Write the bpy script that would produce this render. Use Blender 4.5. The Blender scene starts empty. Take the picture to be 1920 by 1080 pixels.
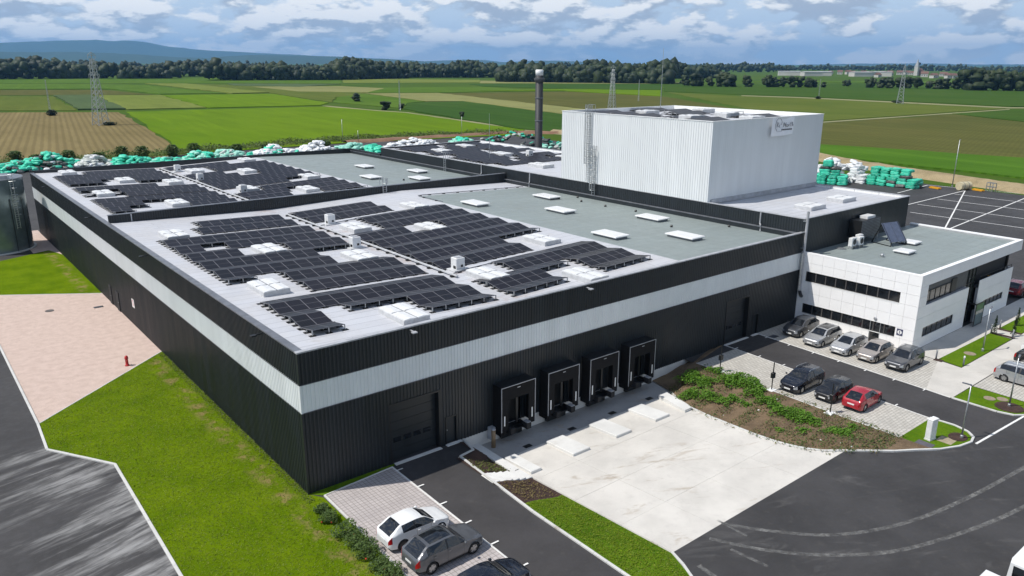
import bpy, math, random
import numpy as np
from mathutils import Vector, Matrix
random.seed(7); np.random.seed(7)
S = bpy.context.scene; C = bpy.context.scene.collection
R = math.radians
# ------------------------------------------------------------------ camera
FPX, CAM = 1438.18, Vector((-16.347, -39.599, 25.131))
YAW, PIT, ROL = 0.68215, 0.28546, 0.00396
_f = Vector((math.sin(YAW)*math.cos(PIT), math.cos(YAW)*math.cos(PIT), -math.sin(PIT)))
_r0 = Vector((math.cos(YAW), -math.sin(YAW), 0)); _u0 = _r0.cross(_f)
_r = math.cos(ROL)*_r0 + math.sin(ROL)*_u0; _u = -math.sin(ROL)*_r0 + math.cos(ROL)*_u0
cam = bpy.data.cameras.new('camera'); camo = bpy.data.objects.new('camera', cam); C.objects.link(camo)
camo.matrix_world = Matrix(((_r.x,_u.x,-_f.x,CAM.x),(_r.y,_u.y,-_f.y,CAM.y),(_r.z,_u.z,-_f.z,CAM.z),(0,0,0,1)))
cam.sensor_width = 36; cam.lens = 36*FPX/1920; cam.clip_start = .5; cam.clip_end = 90000
S.camera = camo
def ray(u, v): return (_f*FPX + _r*(u-960) - _u*(v-540)).normalized()
def gnd(u, v, z=0.0):
    d = ray(u, v); t = (z-CAM.z)/d.z; return CAM + d*t
# ------------------------------------------------------------------ sun, sky
SUN_AZ = math.atan2(2.5, -5.5); SUN_EL = R(56)
sv = Vector((math.cos(SUN_AZ)*math.cos(SUN_EL), math.sin(SUN_AZ)*math.cos(SUN_EL), math.sin(SUN_EL)))
sl = bpy.data.lights.new('sun', 'SUN'); sl.energy = 4.3; sl.angle = R(.6); sl.color = (1, .95, .88)
so = bpy.data.objects.new('sun', sl); C.objects.link(so); so.rotation_euler = sv.to_track_quat('Z', 'Y').to_euler()
W = bpy.data.worlds.new('World'); S.world = W; W.use_nodes = True
def build_world():
    nt = W.node_tree; N = nt.nodes; L = nt.links; N.clear()
    def nd(t, **k):
        n = N.new(t)
        for a, b in k.items(): setattr(n, a, b)
        return n
    def math_(op, a, b=None, clamp=False):
        n = nd('ShaderNodeMath', operation=op, use_clamp=clamp)
        for i, x in enumerate((a, b)):
            if x is None: continue
            if isinstance(x, (int, float)): n.inputs[i].default_value = x
            else: L.new(x, n.inputs[i])
        return n.outputs[0]
    sky = nd('ShaderNodeTexSky', sky_type='NISHITA', sun_disc=False)
    sky.sun_elevation = SUN_EL; sky.sun_rotation = math.atan2(sv.x, sv.y); sky.altitude = 150
    sky.air_density = 1.0; sky.dust_density = .3; sky.ozone_density = 1.5
    tc = nd('ShaderNodeTexCoord')
    sep = nd('ShaderNodeSeparateXYZ'); L.new(tc.outputs['Generated'], sep.inputs[0])
    def cloud(off):
        mp = nd('ShaderNodeMapping'); mp.inputs['Location'].default_value = off
        mp.inputs['Scale'].default_value = (1, 1, 2.7); L.new(tc.outputs['Generated'], mp.inputs[0])
        nz = nd('ShaderNodeTexNoise'); nz.inputs['Scale'].default_value = 12; nz.inputs['Detail'].default_value = 8
        nz.inputs['Roughness'].default_value = .57; L.new(mp.outputs[0], nz.inputs['Vector'])
        vo = nd('ShaderNodeTexVoronoi', feature='F1'); vo.inputs['Scale'].default_value = 24; vo.inputs['Detail'].default_value = 1.0
        wob = nd('ShaderNodeMix', data_type='VECTOR'); wob.inputs[0].default_value = .05; L.new(mp.outputs[0], wob.inputs[4]); L.new(nz.outputs['Color'], wob.inputs[5]); L.new(wob.outputs[1], vo.inputs['Vector'])
        return math_('ADD', nz.outputs['Fac'], math_('MULTIPLY', math_('SUBTRACT', .42, vo.outputs['Distance']), .10))
    n1 = cloud((3.1, 1.7, .4)); n2 = cloud((3.1-.004, 1.7+.002, .4+.030))
    up = nd('ShaderNodeMapRange', interpolation_type='SMOOTHSTEP'); L.new(sep.outputs[2], up.inputs[0]); up.inputs[1].default_value = .06; up.inputs[2].default_value = .55; up.inputs[4].default_value = .11
    low = nd('ShaderNodeMapRange', interpolation_type='SMOOTHSTEP'); L.new(sep.outputs[2], low.inputs[0]); low.inputs[1].default_value = -.01; low.inputs[2].default_value = .035; low.inputs[3].default_value = .35
    cov = nd('ShaderNodeMapRange', interpolation_type='SMOOTHSTEP'); L.new(math_('SUBTRACT', n1, up.outputs[0]), cov.inputs[0])
    cov.inputs[1].default_value = .37; cov.inputs[2].default_value = .47
    lit = math_('SUBTRACT', n1, n2)
    lt = nd('ShaderNodeMapRange', interpolation_type='SMOOTHSTEP'); L.new(lit, lt.inputs[0])
    lt.inputs[1].default_value = -.07; lt.inputs[2].default_value = .06
    ramp = nd('ShaderNodeValToRGB'); e = ramp.color_ramp.elements
    e[0].position = 0; e[0].color = (4.2, 4.8, 5.7, 1); e[1].position = 1; e[1].color = (9.6, 9.6, 9.5, 1)
    m = e.new(.45); m.color = (6.2, 6.7, 7.2, 1)
    L.new(lt.outputs[0], ramp.inputs[0])
    haz = nd('ShaderNodeMix', data_type='RGBA'); L.new(low.outputs[0], haz.inputs[0]); haz.inputs[6].default_value = (9.2, 9.1, 9.0, 1); L.new(ramp.outputs[0], haz.inputs[7])
    mix = nd('ShaderNodeMix', data_type='RGBA'); L.new(cov.outputs[0], mix.inputs[0])
    aer = nd('ShaderNodeMapRange', interpolation_type='SMOOTHSTEP'); L.new(sep.outputs[2], aer.inputs[0]); aer.inputs[1].default_value = 0; aer.inputs[2].default_value = .30; aer.inputs[3].default_value = .95; aer.inputs[4].default_value = 0
    clr = nd('ShaderNodeMix', data_type='RGBA'); L.new(aer.outputs[0], clr.inputs[0]); L.new(sky.outputs[0], clr.inputs[6]); clr.inputs[7].default_value = (5.6, 6.8, 8.4, 1)
    L.new(clr.outputs[2], mix.inputs[6]); L.new(haz.outputs[2], mix.inputs[7])
    bg = nd('ShaderNodeBackground'); bg.inputs[1].default_value = .108; L.new(mix.outputs[2], bg.inputs[0])
    out = nd('ShaderNodeOutputWorld'); L.new(bg.outputs[0], out.inputs[0])
build_world()
W.cycles.sampling_method = 'MANUAL'; W.cycles.sample_map_resolution = 512
S.view_settings.view_transform = 'Standard'; S.view_settings.look = 'None'
S.view_settings.exposure = 0.1; S.view_settings.gamma = 1
S.render.engine = 'CYCLES'

# ------------------------------------------------------------------ mesh helpers
class MB:
    def __init__(s): s.v = []; s.f = []; s.m = []
    def add(s, vs, fs, mi=0):
        o = len(s.v); s.v += [tuple(p) for p in vs]
        for f in fs: s.f.append(tuple(i+o for i in f)); s.m.append(mi)
    def box(s, x0, x1, y0, y1, z0, z1, mi=0):
        s.add([(x0,y0,z0),(x1,y0,z0),(x1,y1,z0),(x0,y1,z0),(x0,y0,z1),(x1,y0,z1),(x1,y1,z1),(x0,y1,z1)],
              [(0,3,2,1),(4,5,6,7),(0,1,5,4),(1,2,6,5),(2,3,7,6),(3,0,4,7)], mi)
    def cbox(s, x0, x1, y0, y1, z0, z1, c=.03, mi=0):   # box with chamfered top edge
        a = [(x0,y0),(x1,y0),(x1,y1),(x0,y1)]; b = [(x0+c,y0+c),(x1-c,y0+c),(x1-c,y1-c),(x0+c,y1-c)]
        vs = [(x,y,z0) for x,y in a]+[(x,y,z1-c) for x,y in a]+[(x,y,z1) for x,y in b]
        fs = [(0,3,2,1),(8,9,10,11)]
        for i in range(4):
            j=(i+1)%4; fs += [(i,j,4+j,4+i),(4+i,4+j,8+j,8+i)]
        s.add(vs, fs, mi)
    def prism(s, poly, z0, z1, mi=0):
        n = len(poly); ar = sum(poly[i][0]*poly[(i+1)%n][1]-poly[(i+1)%n][0]*poly[i][1] for i in range(n))
        if ar < 0: poly = poly[::-1]
        s.add([(p[0],p[1],z0) for p in poly]+[(p[0],p[1],z1) for p in poly],
              [tuple(range(n-1,-1,-1)), tuple(range(n,2*n))]+[(i,(i+1)%n,n+(i+1)%n,n+i) for i in range(n)], mi)
    def tube(s, pts, r, n=8, mi=0, cap=True):
        pts = [Vector(p) for p in pts]; rs = r if isinstance(r,(list,tuple)) else [r]*len(pts)
        vs = []
        for i, p in enumerate(pts):
            d = (pts[min(i+1,len(pts)-1)]-pts[max(i-1,0)]).normalized()
            a = d.cross(Vector((0,0,1)) if abs(d.z) < .9 else Vector((1,0,0))).normalized(); b = d.cross(a)
            for k in range(n):
                t = 2*math.pi*k/n; vs.append(p+(a*math.cos(t)+b*math.sin(t))*rs[i])
        fs = [(i*n+k, i*n+(k+1)%n, (i+1)*n+(k+1)%n, (i+1)*n+k) for i in range(len(pts)-1) for k in range(n)]
        if cap: fs += [tuple(range(n-1,-1,-1)), tuple((len(pts)-1)*n+k for k in range(n))]
        s.add(vs, fs, mi)
    def lathe(s, prof, cx=0, cy=0, n=24, mi=0):
        vs = [(cx+r*math.cos(2*math.pi*k/n), cy+r*math.sin(2*math.pi*k/n), z) for r,z in prof for k in range(n)]
        fs = [(i*n+k, i*n+(k+1)%n, (i+1)*n+(k+1)%n, (i+1)*n+k) for i in range(len(prof)-1) for k in range(n)]
        fs += [tuple(range(n-1,-1,-1)), tuple((len(prof)-1)*n+k for k in range(n))]
        s.add(vs, fs, mi)
    def bar(s, a, b, w, h=None, mi=0):
        a, b = Vector(a), Vector(b); h = h or w; d = (b-a).normalized()
        x = d.cross(Vector((0,0,1)) if abs(d.z) < .95 else Vector((1,0,0))).normalized()*w/2; y = d.cross(x).normalized()*h/2
        s.add([p+i*x+j*y for p in (a,b) for i,j in ((-1,-1),(1,-1),(1,1),(-1,1))],
              [(0,1,2,3),(7,6,5,4),(0,4,5,1),(1,5,6,2),(2,6,7,3),(3,7,4,0)], mi)
    def mesh(s, name, mats, smooth=False):
        me = bpy.data.meshes.new(name); me.from_pydata(s.v, [], s.f)
        for m in (mats if isinstance(mats,(list,tuple)) else [mats]): me.materials.append(m)
        if any(s.m): me.polygons.foreach_set('material_index', s.m)
        if smooth: me.polygons.foreach_set('use_smooth', [True]*len(s.f))
        me.update(); return me
def link(name, me, parent=None, loc=None, rot=None):
    o = bpy.data.objects.new(name, me); C.objects.link(o)
    if parent: o.parent = parent
    if loc is not None: o.location = loc
    if rot is not None: o.rotation_euler = rot
    return o
def obj(name, mb, mats, parent=None, smooth=False, loc=None, rot=None):
    return link(name, mb.mesh(name, mats, smooth), parent, loc, rot)
def thing(name, label, cat, loc=(0,0,0), rz=0, group=None):
    o = link(name, None, None, loc, (0,0,rz)); o.empty_display_size = .2
    return tag(o, label, cat, group)
def tag(o, label, cat, group=None):
    o['label'] = label; o['category'] = cat
    if group: o['group'] = group
    return o
def struct(o): o['kind'] = 'structure'; return o
def copy_tree(o, parent=None):
    c = o.copy(); C.objects.link(c); c.parent = parent
    for ch in list(o.children): copy_tree(ch, c)
    return c
def smooth_by_angle(o, ang=35):
    me = o.data
    me.polygons.foreach_set('use_smooth', [True]*len(me.polygons))
    try: me.set_sharp_from_angle(angle=R(ang))
    except Exception: pass

# ------------------------------------------------------------------ materials
class NT:
    def __init__(s, name):
        s.m = bpy.data.materials.new(name); s.m.use_nodes = True; s.nt = s.m.node_tree; s.N = s.nt.nodes; s.L = s.nt.links
        s.b = s.N['Principled BSDF']
    def nd(s, t, inp=None, **k):
        n = s.N.new(t)
        for a, b in k.items(): setattr(n, a, b)
        for a, b in (inp or {}).items():
            if hasattr(b, 'is_output'): s.L.new(b, n.inputs[a])
            else: n.inputs[a].default_value = b
        return n
    def co(s, kind='Object', scale=(1,1,1), rot=(0,0,0), loc=(0,0,0)):
        if kind == 'World': t = s.nd('ShaderNodeNewGeometry').outputs['Position']
        else: t = s.nd('ShaderNodeTexCoord').outputs[kind]
        return s.nd('ShaderNodeMapping', {0: t, 'Scale': scale, 'Rotation': rot, 'Location': loc}).outputs[0]
    def co2(s, rot, scale):
        a = s.co('World', (1,1,1), (0,0,rot)); return s.nd('ShaderNodeMapping', {0: a, 'Scale': scale}).outputs[0]
    def noise(s, vec, scale, detail=4, rough=.55, dist=0.0):
        return s.nd('ShaderNodeTexNoise', {'Vector': vec, 'Scale': scale, 'Detail': detail, 'Roughness': rough, 'Distortion': dist}).outputs['Fac']
    def rng(s, v, a, b, c=0.0, d=1.0, smooth=True):
        return s.nd('ShaderNodeMapRange', {0: v, 1: a, 2: b, 3: c, 4: d}, interpolation_type='SMOOTHSTEP' if smooth else 'LINEAR').outputs[0]
    def mix(s, f, a, b, mode='MIX'):
        n = s.nd('ShaderNodeMix', data_type='RGBA', blend_type=mode)
        for i, x in ((0,f),(6,a),(7,b)):
            if hasattr(x, 'is_output'): s.L.new(x, n.inputs[i])
            else: n.inputs[i].default_value = (x if i == 0 else tuple(x)+(1,)*(4-len(x)))
        return n.outputs[2]
    def mth(s, op, a, b=0.0, clamp=False):
        n = s.nd('ShaderNodeMath', {0: a, 1: b}, operation=op, use_clamp=clamp); return n.outputs[0]
    def col(s, c):
        if hasattr(c, 'is_output'): s.L.new(c, s.b.inputs['Base Color'])
        else: s.b.inputs['Base Color'].default_value = tuple(c)+(1,)
    def set(s, **k):
        for a, b in k.items():
            i = s.b.inputs[a.replace('_', ' ')]
            if hasattr(b, 'is_output'): s.L.new(b, i)
            else: i.default_value = b
    def bump(s, h, strength=.3, dist=.02):
        n = s.nd('ShaderNodeBump', {'Height': h, 'Strength': strength, 'Distance': dist}); s.L.new(n.outputs[0], s.b.inputs['Normal'])
def simple(name, c, rough=.5, metal=0.0, var=.12, scale=3.0, bump=0.0, bscale=40, coord='Object', **k):
    t = NT(name); v = t.co(coord)
    n = t.noise(v, scale, 6); a = tuple(x*(1-var) for x in c); b = tuple(min(1, x*(1+var)) for x in c)
    t.col(t.mix(t.rng(n, .3, .7), a, b)); t.set(Roughness=rough, Metallic=metal, **k)
    if bump: t.bump(t.noise(v, bscale, 5), bump, .01)
    return t.m
def m_asphalt(name='asphalt', base=(.037,.036,.037), streak=False):
    t = NT(name); v = t.co('World')
    n1 = t.noise(v, .22, 6, .6); n2 = t.noise(v, 1.7, 5, .6); n3 = t.noise(v, 45, 3)
    c = t.mix(t.rng(n1,.3,.7), tuple(x*.78 for x in base), tuple(x*1.28 for x in base))
    c = t.mix(t.mth('MULTIPLY', t.rng(n2,.55,.75), .45), c, (.075,.072,.07))
    c = t.mix(t.mth('MULTIPLY', t.rng(n3,.55,.8), .35), c, (.09,.09,.09))
    if streak:   # dried chalky wash running off the kerb, only on the drive west of the lawn
        sep = t.nd('ShaderNodeSeparateXYZ', {0: v})
        vs = t.co2(R(-15), (.12, .72, 1))
        s1 = t.noise(vs, 1.0, 8, .66, .35); s2 = t.noise(vs, 5.0, 5, .6, .3)
        w = t.rng(sep.outputs[0], -17, -9.3, 0, 1)
        w2 = t.rng(sep.outputs[1], 19, 15.5, 0, 1); w3 = t.rng(sep.outputs[0], -8.0, -7.6, 1, 0)
        ww = t.mth('MULTIPLY', t.mth('MULTIPLY', w, w2), w3)
        st = t.rng(t.mth('ADD', s1, t.mth('MULTIPLY', ww, .09)), .50, .70)
        st = t.mth('MULTIPLY', st, t.rng(s2, .32, .6, .35, 1)); st = t.mth('MULTIPLY', st, t.mth('POWER', ww, .6))
        c = t.mix(t.mth('MULTIPLY', st, .72), c, (.36,.36,.355))
        # faint scuffs on the open turning area
        vq = t.co2(R(25), (.18,.7,1))
        s3 = t.noise(vq, .9, 7, .65, 1.2); f = t.rng(sep.outputs[1], -16, -20, 0, 1)
        c = t.mix(t.mth('MULTIPLY', t.mth('MULTIPLY', t.rng(s3, .56, .74), f), .38), c, (.17,.165,.16))
    t.col(c); t.set(Roughness=t.rng(n2,.3,.7,.72,.92)); t.bump(t.noise(v, 70, 4), .25, .01); return t.m
def m_grass(name, a=(.085,.152,.002), b=(.14,.215,.004), dry=.0):
    t = NT(name); v = t.co('World')
    n1 = t.noise(v, .35, 5, .6); n2 = t.noise(v, 5, 6, .7); n3 = t.noise(t.co('World',(6,1.2,1),(0,0,R(20))), 6, 4, .7)
    c = t.mix(t.rng(n1,.3,.7), a, b); c = t.mix(t.mth('MULTIPLY', t.rng(n2,.4,.75), .5), c, tuple(x*.5 for x in a))
    c = t.mix(t.mth('MULTIPLY', t.rng(n3,.5,.8), .35), c, (.14,.19,.008))
    # mowing lanes
    wv = t.nd('ShaderNodeTexWave', {'Vector': t.co('World', (1,1,1), (0,0,R(8))), 'Scale': .33, 'Distortion': 1.2, 'Detail': 2}).outputs['Fac']
    c = t.mix(t.mth('MULTIPLY', wv, .14), c, (.13,.185,.004))
    # darker clover spots
    sp = t.noise(v, .9, 4, .65); c = t.mix(t.mth('MULTIPLY', t.rng(sp, .64, .74), .45), c, (.028,.075,.008))
    if dry:
        sep = t.nd('ShaderNodeSeparateXYZ', {0: v})
        d = t.rng(t.mth('ABSOLUTE', t.mth('ADD', sep.outputs[0], 1.25)), 0, 1.0, 1, 0)
        d2 = t.rng(t.noise(v, .8, 6, .65), .46, .62)
        c = t.mix(t.mth('MULTIPLY', t.mth('MULTIPLY', d, d2), dry), c, (.27,.20,.09))
    t.col(c); t.set(Roughness=1.0); t.set(**{'Specular IOR Level': .03}); t.bump(t.noise(v, 30, 5, .7), .8, .06); return t.m
def m_soil(name, a, b, coord='World', sc=3.0, bs=.9, bd=.08):
    t = NT(name); v = t.co(coord); n1 = t.noise(v, sc*.25, 5, .6); n2 = t.noise(v, sc*4, 6, .7)
    c = t.mix(t.rng(n1,.3,.7), a, b); c = t.mix(t.mth('MULTIPLY', t.rng(n2,.5,.72), .6), c, tuple(min(1,x*1.7) for x in b))
    t.col(c); t.set(Roughness=.95); t.bump(t.noise(v, sc*3, 7, .7), bs, bd); return t.m
def m_concrete(name, base=(.46,.45,.43), dirt=.25, coord='World'):
    t = NT(name); v = t.co(coord); n1 = t.noise(v, .35, 6, .6); n2 = t.noise(v, 2.2, 6, .65); n3 = t.noise(v, 30, 4)
    c = t.mix(t.rng(n1,.3,.7), tuple(x*.9 for x in base), tuple(min(1,x*1.08) for x in base))
    st = t.noise(t.co2(R(25),(.22,.8,1)), 1.1, 8, .7, .6)
    c = t.mix(t.mth('MULTIPLY', t.rng(st,.57,.70), dirt*2.2), c, (.33,.27,.20))
    c = t.mix(t.mth('MULTIPLY', t.rng(n2,.52,.72), dirt), c, tuple(x*.72 for x in base)); c = t.mix(t.mth('MULTIPLY', t.rng(n3,.6,.8), .25), c, tuple(x*.75 for x in base))
    t.col(c); t.set(Roughness=.85); t.bump(n3, .15, .01); return t.m
def m_paver(name, c1, c2, mortar, bw=.34, bh=.22, rot=0):
    t = NT(name); v = t.co('World', (1,1,1), (0,0,rot))
    br = t.nd('ShaderNodeTexBrick', {'Vector': v, 'Color1': c1+(1,), 'Color2': c2+(1,), 'Mortar': mortar+(1,), 'Scale': 1, 'Mortar Size': .02, 'Mortar Smooth': .3, 'Brick Width': bw, 'Row Height': bh, 'Bias': 0})
    br.offset = 0.0 if bw == bh else .5
    n = t.noise(v, .6, 6, .65); c = t.mix(t.mth('MULTIPLY', t.rng(n,.42,.7), .4), br.outputs[0], tuple(x*.62 for x in c1))
    c = t.mix(t.mth('MULTIPLY', t.rng(t.noise(v, 9, 4),.5,.8), .3), c, tuple(x*.7 for x in c1))
    t.col(c); t.set(Roughness=.9); t.bump(br.outputs[1], -.35, .01); return t.m
def m_clad(name, c, rough=.38, streak=.25):
    t = NT(name); v = t.co('World'); n1 = t.noise(t.co('World',(1,1,.12)), .9, 6, .6); n2 = t.noise(v, .15, 4)
    col = t.mix(t.rng(n1,.3,.72), tuple(x*(1-streak) for x in c), tuple(x*(1+streak*.6) for x in c))
    t.col(t.mix(t.mth('MULTIPLY', t.rng(n2,.3,.7), .25), col, tuple(x*.8 for x in c)))
    sp = t.nd('ShaderNodeSeparateXYZ', {0: v}); cell = t.mth('FLOOR', t.mth('DIVIDE', t.mth('ADD', sp.outputs[0], sp.outputs[1]), 1.0)); wn = t.nd('ShaderNodeTexWhiteNoise', {'W': cell}, noise_dimensions='1D').outputs[0]
    base_ = t.b.inputs['Base Color'].links[0].from_socket; t.col(t.mix(t.mth('MULTIPLY', wn, .16), base_, tuple(x*.72 for x in c)))
    t.set(Roughness=t.mth('ADD', t.rng(n1,.3,.7,rough-.06,rough+.08), t.mth('MULTIPLY', wn, .06))); return t.m
def m_membrane(name, c, seam, bw=2.0, bh=9.0, rot=0.0, dirt=(.42,.40,.38)):
    t = NT(name); v = t.co('World', (1,1,1), (0,0,rot))
    br = t.nd('ShaderNodeTexBrick', {'Vector': v, 'Color1': c+(1,), 'Color2': tuple(x*.93 for x in c)+(1,), 'Mortar': seam+(1,), 'Scale': 1, 'Mortar Size': .04, 'Mortar Smooth': .6, 'Brick Width': bh, 'Row Height': bw})
    n1 = t.noise(v, .12, 6, .6); n2 = t.noise(v, .8, 7, .66); n3 = t.noise(t.co('World',(.3,1.4,1)), 1.0, 6, .6)
    col = t.mix(t.mth('MULTIPLY', t.rng(n1,.4,.7), .38), br.outputs[0], dirt)
    col = t.mix(t.mth('MULTIPLY', t.rng(n2,.55,.76), .4), col, tuple(x*.8 for x in dirt)); col = t.mix(t.mth('MULTIPLY', t.rng(n3,.55,.75), .3), col, tuple(min(1,x*1.25) for x in c))
    if 'silver' in name:
        sx = t.nd('ShaderNodeSeparateXYZ', {0: t.co('World')}).outputs[0]; vm = t.rng(t.mth('ABSOLUTE', t.mth('SUBTRACT', sx, 17.65)), .5, 4.5, 1, 0); col = t.mix(t.mth('MULTIPLY', t.mth('MULTIPLY', vm, t.rng(t.noise(v, .55, 7, .68), .48, .68)), .6), col, (.34,.255,.22))
    t.col(col); t.set(Roughness=t.rng(n2,.3,.7,.42,.7)); t.bump(br.outputs[1], .12, .02); return t.m
def m_panel():
    t = NT('solar_cells'); g = t.nd('ShaderNodeTexCoord').outputs['Generated']; sp = t.nd('ShaderNodeSeparateXYZ', {0: g})
    x, y = sp.outputs[0], sp.outputs[1]
    ex = t.mth('MINIMUM', x, t.mth('SUBTRACT', 1, x)); ey = t.mth('MINIMUM', y, t.mth('SUBTRACT', 1, y))
    edge = t.mth('MAXIMUM', t.rng(ex, .012, .028, 1, 0), t.rng(ey, .008, .02, 1, 0))
    mid = t.rng(t.mth('ABSOLUTE', t.mth('SUBTRACT', y, .5)), .006, .016, 1, 0)
    fx = t.mth('ABSOLUTE', t.mth('SUBTRACT', t.mth('FRACT', t.mth('MULTIPLY', x, 6)), .5)); fy = t.mth('ABSOLUTE', t.mth('SUBTRACT', t.mth('FRACT', t.mth('MULTIPLY', y, 10)), .5))
    cell = t.mth('MAXIMUM', t.rng(fx,.45,.49), t.mth('MULTIPLY', t.rng(fy,.44,.49), .5))
    oi = t.nd('ShaderNodeObjectInfo').outputs['Random']
    c = t.mix(oi, (.008,.008,.011), (.013,.012,.017)); c = t.mix(t.mth('MULTIPLY', cell, .55), c, (.055,.055,.07))
    c = t.mix(mid, c, (.11,.11,.12)); c = t.mix(edge, c, (.15,.15,.165))
    t.col(c); t.set(Roughness=.34); t.set(**{'Specular IOR Level': .12}); return t.m
def m_leaf(name, a, b, rough=.6, trans=.25, ns=1.6):
    t = NT(name); v = t.co('World'); n = t.noise(v, ns, 5, .7); oi = t.nd('ShaderNodeNewGeometry').outputs['Random Per Island']
    c = t.mix(oi, a, b); c = t.mix(t.mth('MULTIPLY', t.rng(n,.35,.7), .5), c, tuple(x*.6 for x in a)); t.col(c)
    t.set(Roughness=rough); t.set(**{'Specular IOR Level': .3})
    tr = t.nd('ShaderNodeBsdfTranslucent', {0: c}); mx = t.nd('ShaderNodeMixShader', {0: trans}); out = t.N['Material Output']
    t.L.new(t.b.outputs[0], mx.inputs[1]); t.L.new(tr.outputs[0], mx.inputs[2]); t.L.new(mx.outputs[0], out.inputs[0]); return t.m
def m_paint(name, c, metal=.0, rough=.28, coat=.7):
    t = NT(name); v = t.co('Object'); n = t.noise(v, 5, 6, .65)
    t.col(t.mix(t.mth('MULTIPLY', t.rng(n,.5,.75), .18), c, tuple(x*.8+.02 for x in c)))
    t.set(Roughness=t.rng(n,.3,.7,rough,rough+.1), Metallic=metal); t.set(**{'Coat Weight': coat, 'Coat Roughness': .06}); return t.m
def m_bag(name, c, v=.25):
    t = NT(name); w = t.co('World'); n = t.noise(w, 3.5, 6, .65, .4); n2 = t.noise(w, 1.0, 4)
    oi = t.nd('ShaderNodeObjectInfo').outputs['Random']
    a = tuple(x*(1-v) for x in c); b = tuple(min(.9, x*(1+v)+.02) for x in c)
    k = t.mix(oi, a, b); k = t.mix(t.mth('MULTIPLY', t.rng(n,.48,.66), .45), k, tuple(min(.9, x*.6+.22) for x in c))
    k = t.mix(t.mth('MULTIPLY', t.rng(n2,.58,.7), .45), k, tuple(x*.35 for x in c)); t.col(k); t.set(Roughness=.42); t.bump(n, .7, .12); return t.m
def m_field(name, a, b, row=0.0, rowdir=0.0, rowscale=.35):
    t = NT(name); v = t.co('World'); n1 = t.noise(v, .012, 6, .6); n2 = t.noise(t.co('World',(1,.18,1),(0,0,rowdir)), .10, 7, .7); n3 = t.noise(v, .9, 5, .7)
    c = t.mix(t.rng(n1,.3,.7), a, b); c = t.mix(t.mth('MULTIPLY', t.rng(n2,.4,.75), .5), c, tuple(x*.66 for x in a)); c = t.mix(t.mth('MULTIPLY', t.rng(n3,.4,.8), .28), c, tuple(x*.6 for x in a)); c = t.mix(t.mth('MULTIPLY', t.rng(t.noise(t.co2(R(9), (1,.05,1)), .16, 5, .6), .5, .7), .35), c, tuple(min(1,x*1.25) for x in b))
    if row:
        wv = t.nd('ShaderNodeTexWave', {'Vector': t.co('World',(1,1,1),(0,0,rowdir)), 'Scale': rowscale, 'Distortion': .8, 'Detail': 2, 'Detail Scale': .6}).outputs['Fac']
        c = t.mix(t.mth('MULTIPLY', t.rng(wv,.35,.8), row), c, tuple(x*.45 for x in a))
    t.col(c); t.set(Roughness=1.0); t.set(**{'Specular IOR Level': .03}); return t.m
ASPH = m_asphalt('asphalt', streak=True); ASPH2 = m_asphalt('asphalt_drive', (.038,.036,.037))
GRASS = m_grass('lawn_grass', dry=.85); GRASS2 = m_grass('lawn_grass_strip', (.07,.15,.008), (.115,.205,.012))
GRAVEL = m_soil('pink_gravel', (.44,.34,.29), (.52,.41,.355), sc=6, bs=.3, bd=.02)
SOIL = m_soil('bank_soil', (.10,.068,.04), (.18,.125,.072), sc=3); MULCH = m_soil('bark_mulch', (.035,.018,.014), (.07,.038,.028), sc=9, bs=1, bd=.08)
CONC = m_concrete('concrete_slab', (.57,.55,.51), .3); CONC_D = m_concrete('concrete_trough', (.33,.325,.315), .5)
CONC_W = m_concrete('concrete_pale', (.64,.64,.62), .12); KERB = m_concrete('kerb_stone', (.56,.56,.54), .3)
PAV1 = m_paver('pavers_grey', (.47,.43,.42), (.42,.385,.375), (.22,.20,.18), .27, .27); PAV2 = m_paver('pavers_cream', (.52,.50,.455), (.43,.41,.37), (.22,.21,.18), .42,.24)
PATHC = m_concrete('path_concrete', (.52,.50,.46), .2); PAINTW = simple('road_paint', (.72,.72,.70), .7, var=.2, scale=9, coord='World')
DARK = m_clad('cladding_anthracite', (.0145,.0195,.0235), .40); PALE = m_clad('cladding_pale', (.80,.83,.825), .42, .05)
WHITE_C = m_clad('cladding_white', (.74,.765,.77), .42, .05); CAPG = simple('parapet_cap', (.16,.17,.19), .45, .3, .2, 1.5, coord='World')
CAPL = simple('parapet_cap_pale', (.42,.43,.45), .45, .2, .15, 1.5, coord='World')
ROOF_S = m_membrane('membrane_silver', (.51,.525,.56), (.30,.315,.345), 1.05, 8.0); ROOF_G = m_membrane('membrane_green', (.235,.275,.27), (.17,.20,.195), 1.05, 10.0, 0, (.20,.225,.215))
PANEL = m_panel(); PFRAME = simple('panel_frame', (.06,.06,.065), .4, .6); GALV = simple('galvanised', (.42,.44,.45), .42, .75, .2, 6)
RUBBER = simple('black_rubber', (.012,.012,.013), .75); BLACK = simple('black_paint', (.012,.013,.014), .4); DBLACK = simple('dock_fabric', (.011,.0105,.011), .8, **{'Specular IOR Level': .2})
HATCH = simple('hatch_white', (.68,.69,.69), .35, var=.06, coord='World'); HATCH_S = simple('hatch_side', (.50,.51,.52), .45, var=.1, coord='World')
WPAINT = simple('white_paint', (.78,.79,.78), .4, var=.05, coord='World'); GLASS = simple('dark_glass', (.012,.014,.017), .06, var=.3, **{'Specular IOR Level': .8})
OFFW = simple('office_panel', (.88,.88,.875), .35, var=.02, scale=.7, coord='World'); OFFG = simple('office_grey', (.085,.09,.095), .5, coord='World')
RED = simple('hydrant_red', (.42,.02,.02), .35); BRASSY = simple('bollard_tan', (.23,.16,.09), .6); YEL = simple('safety_yellow', (.62,.30,.01), .5)
STEEL = simple('tank_steel', (.20,.245,.255), .22, .45, .2, .5, coord='World')
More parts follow.
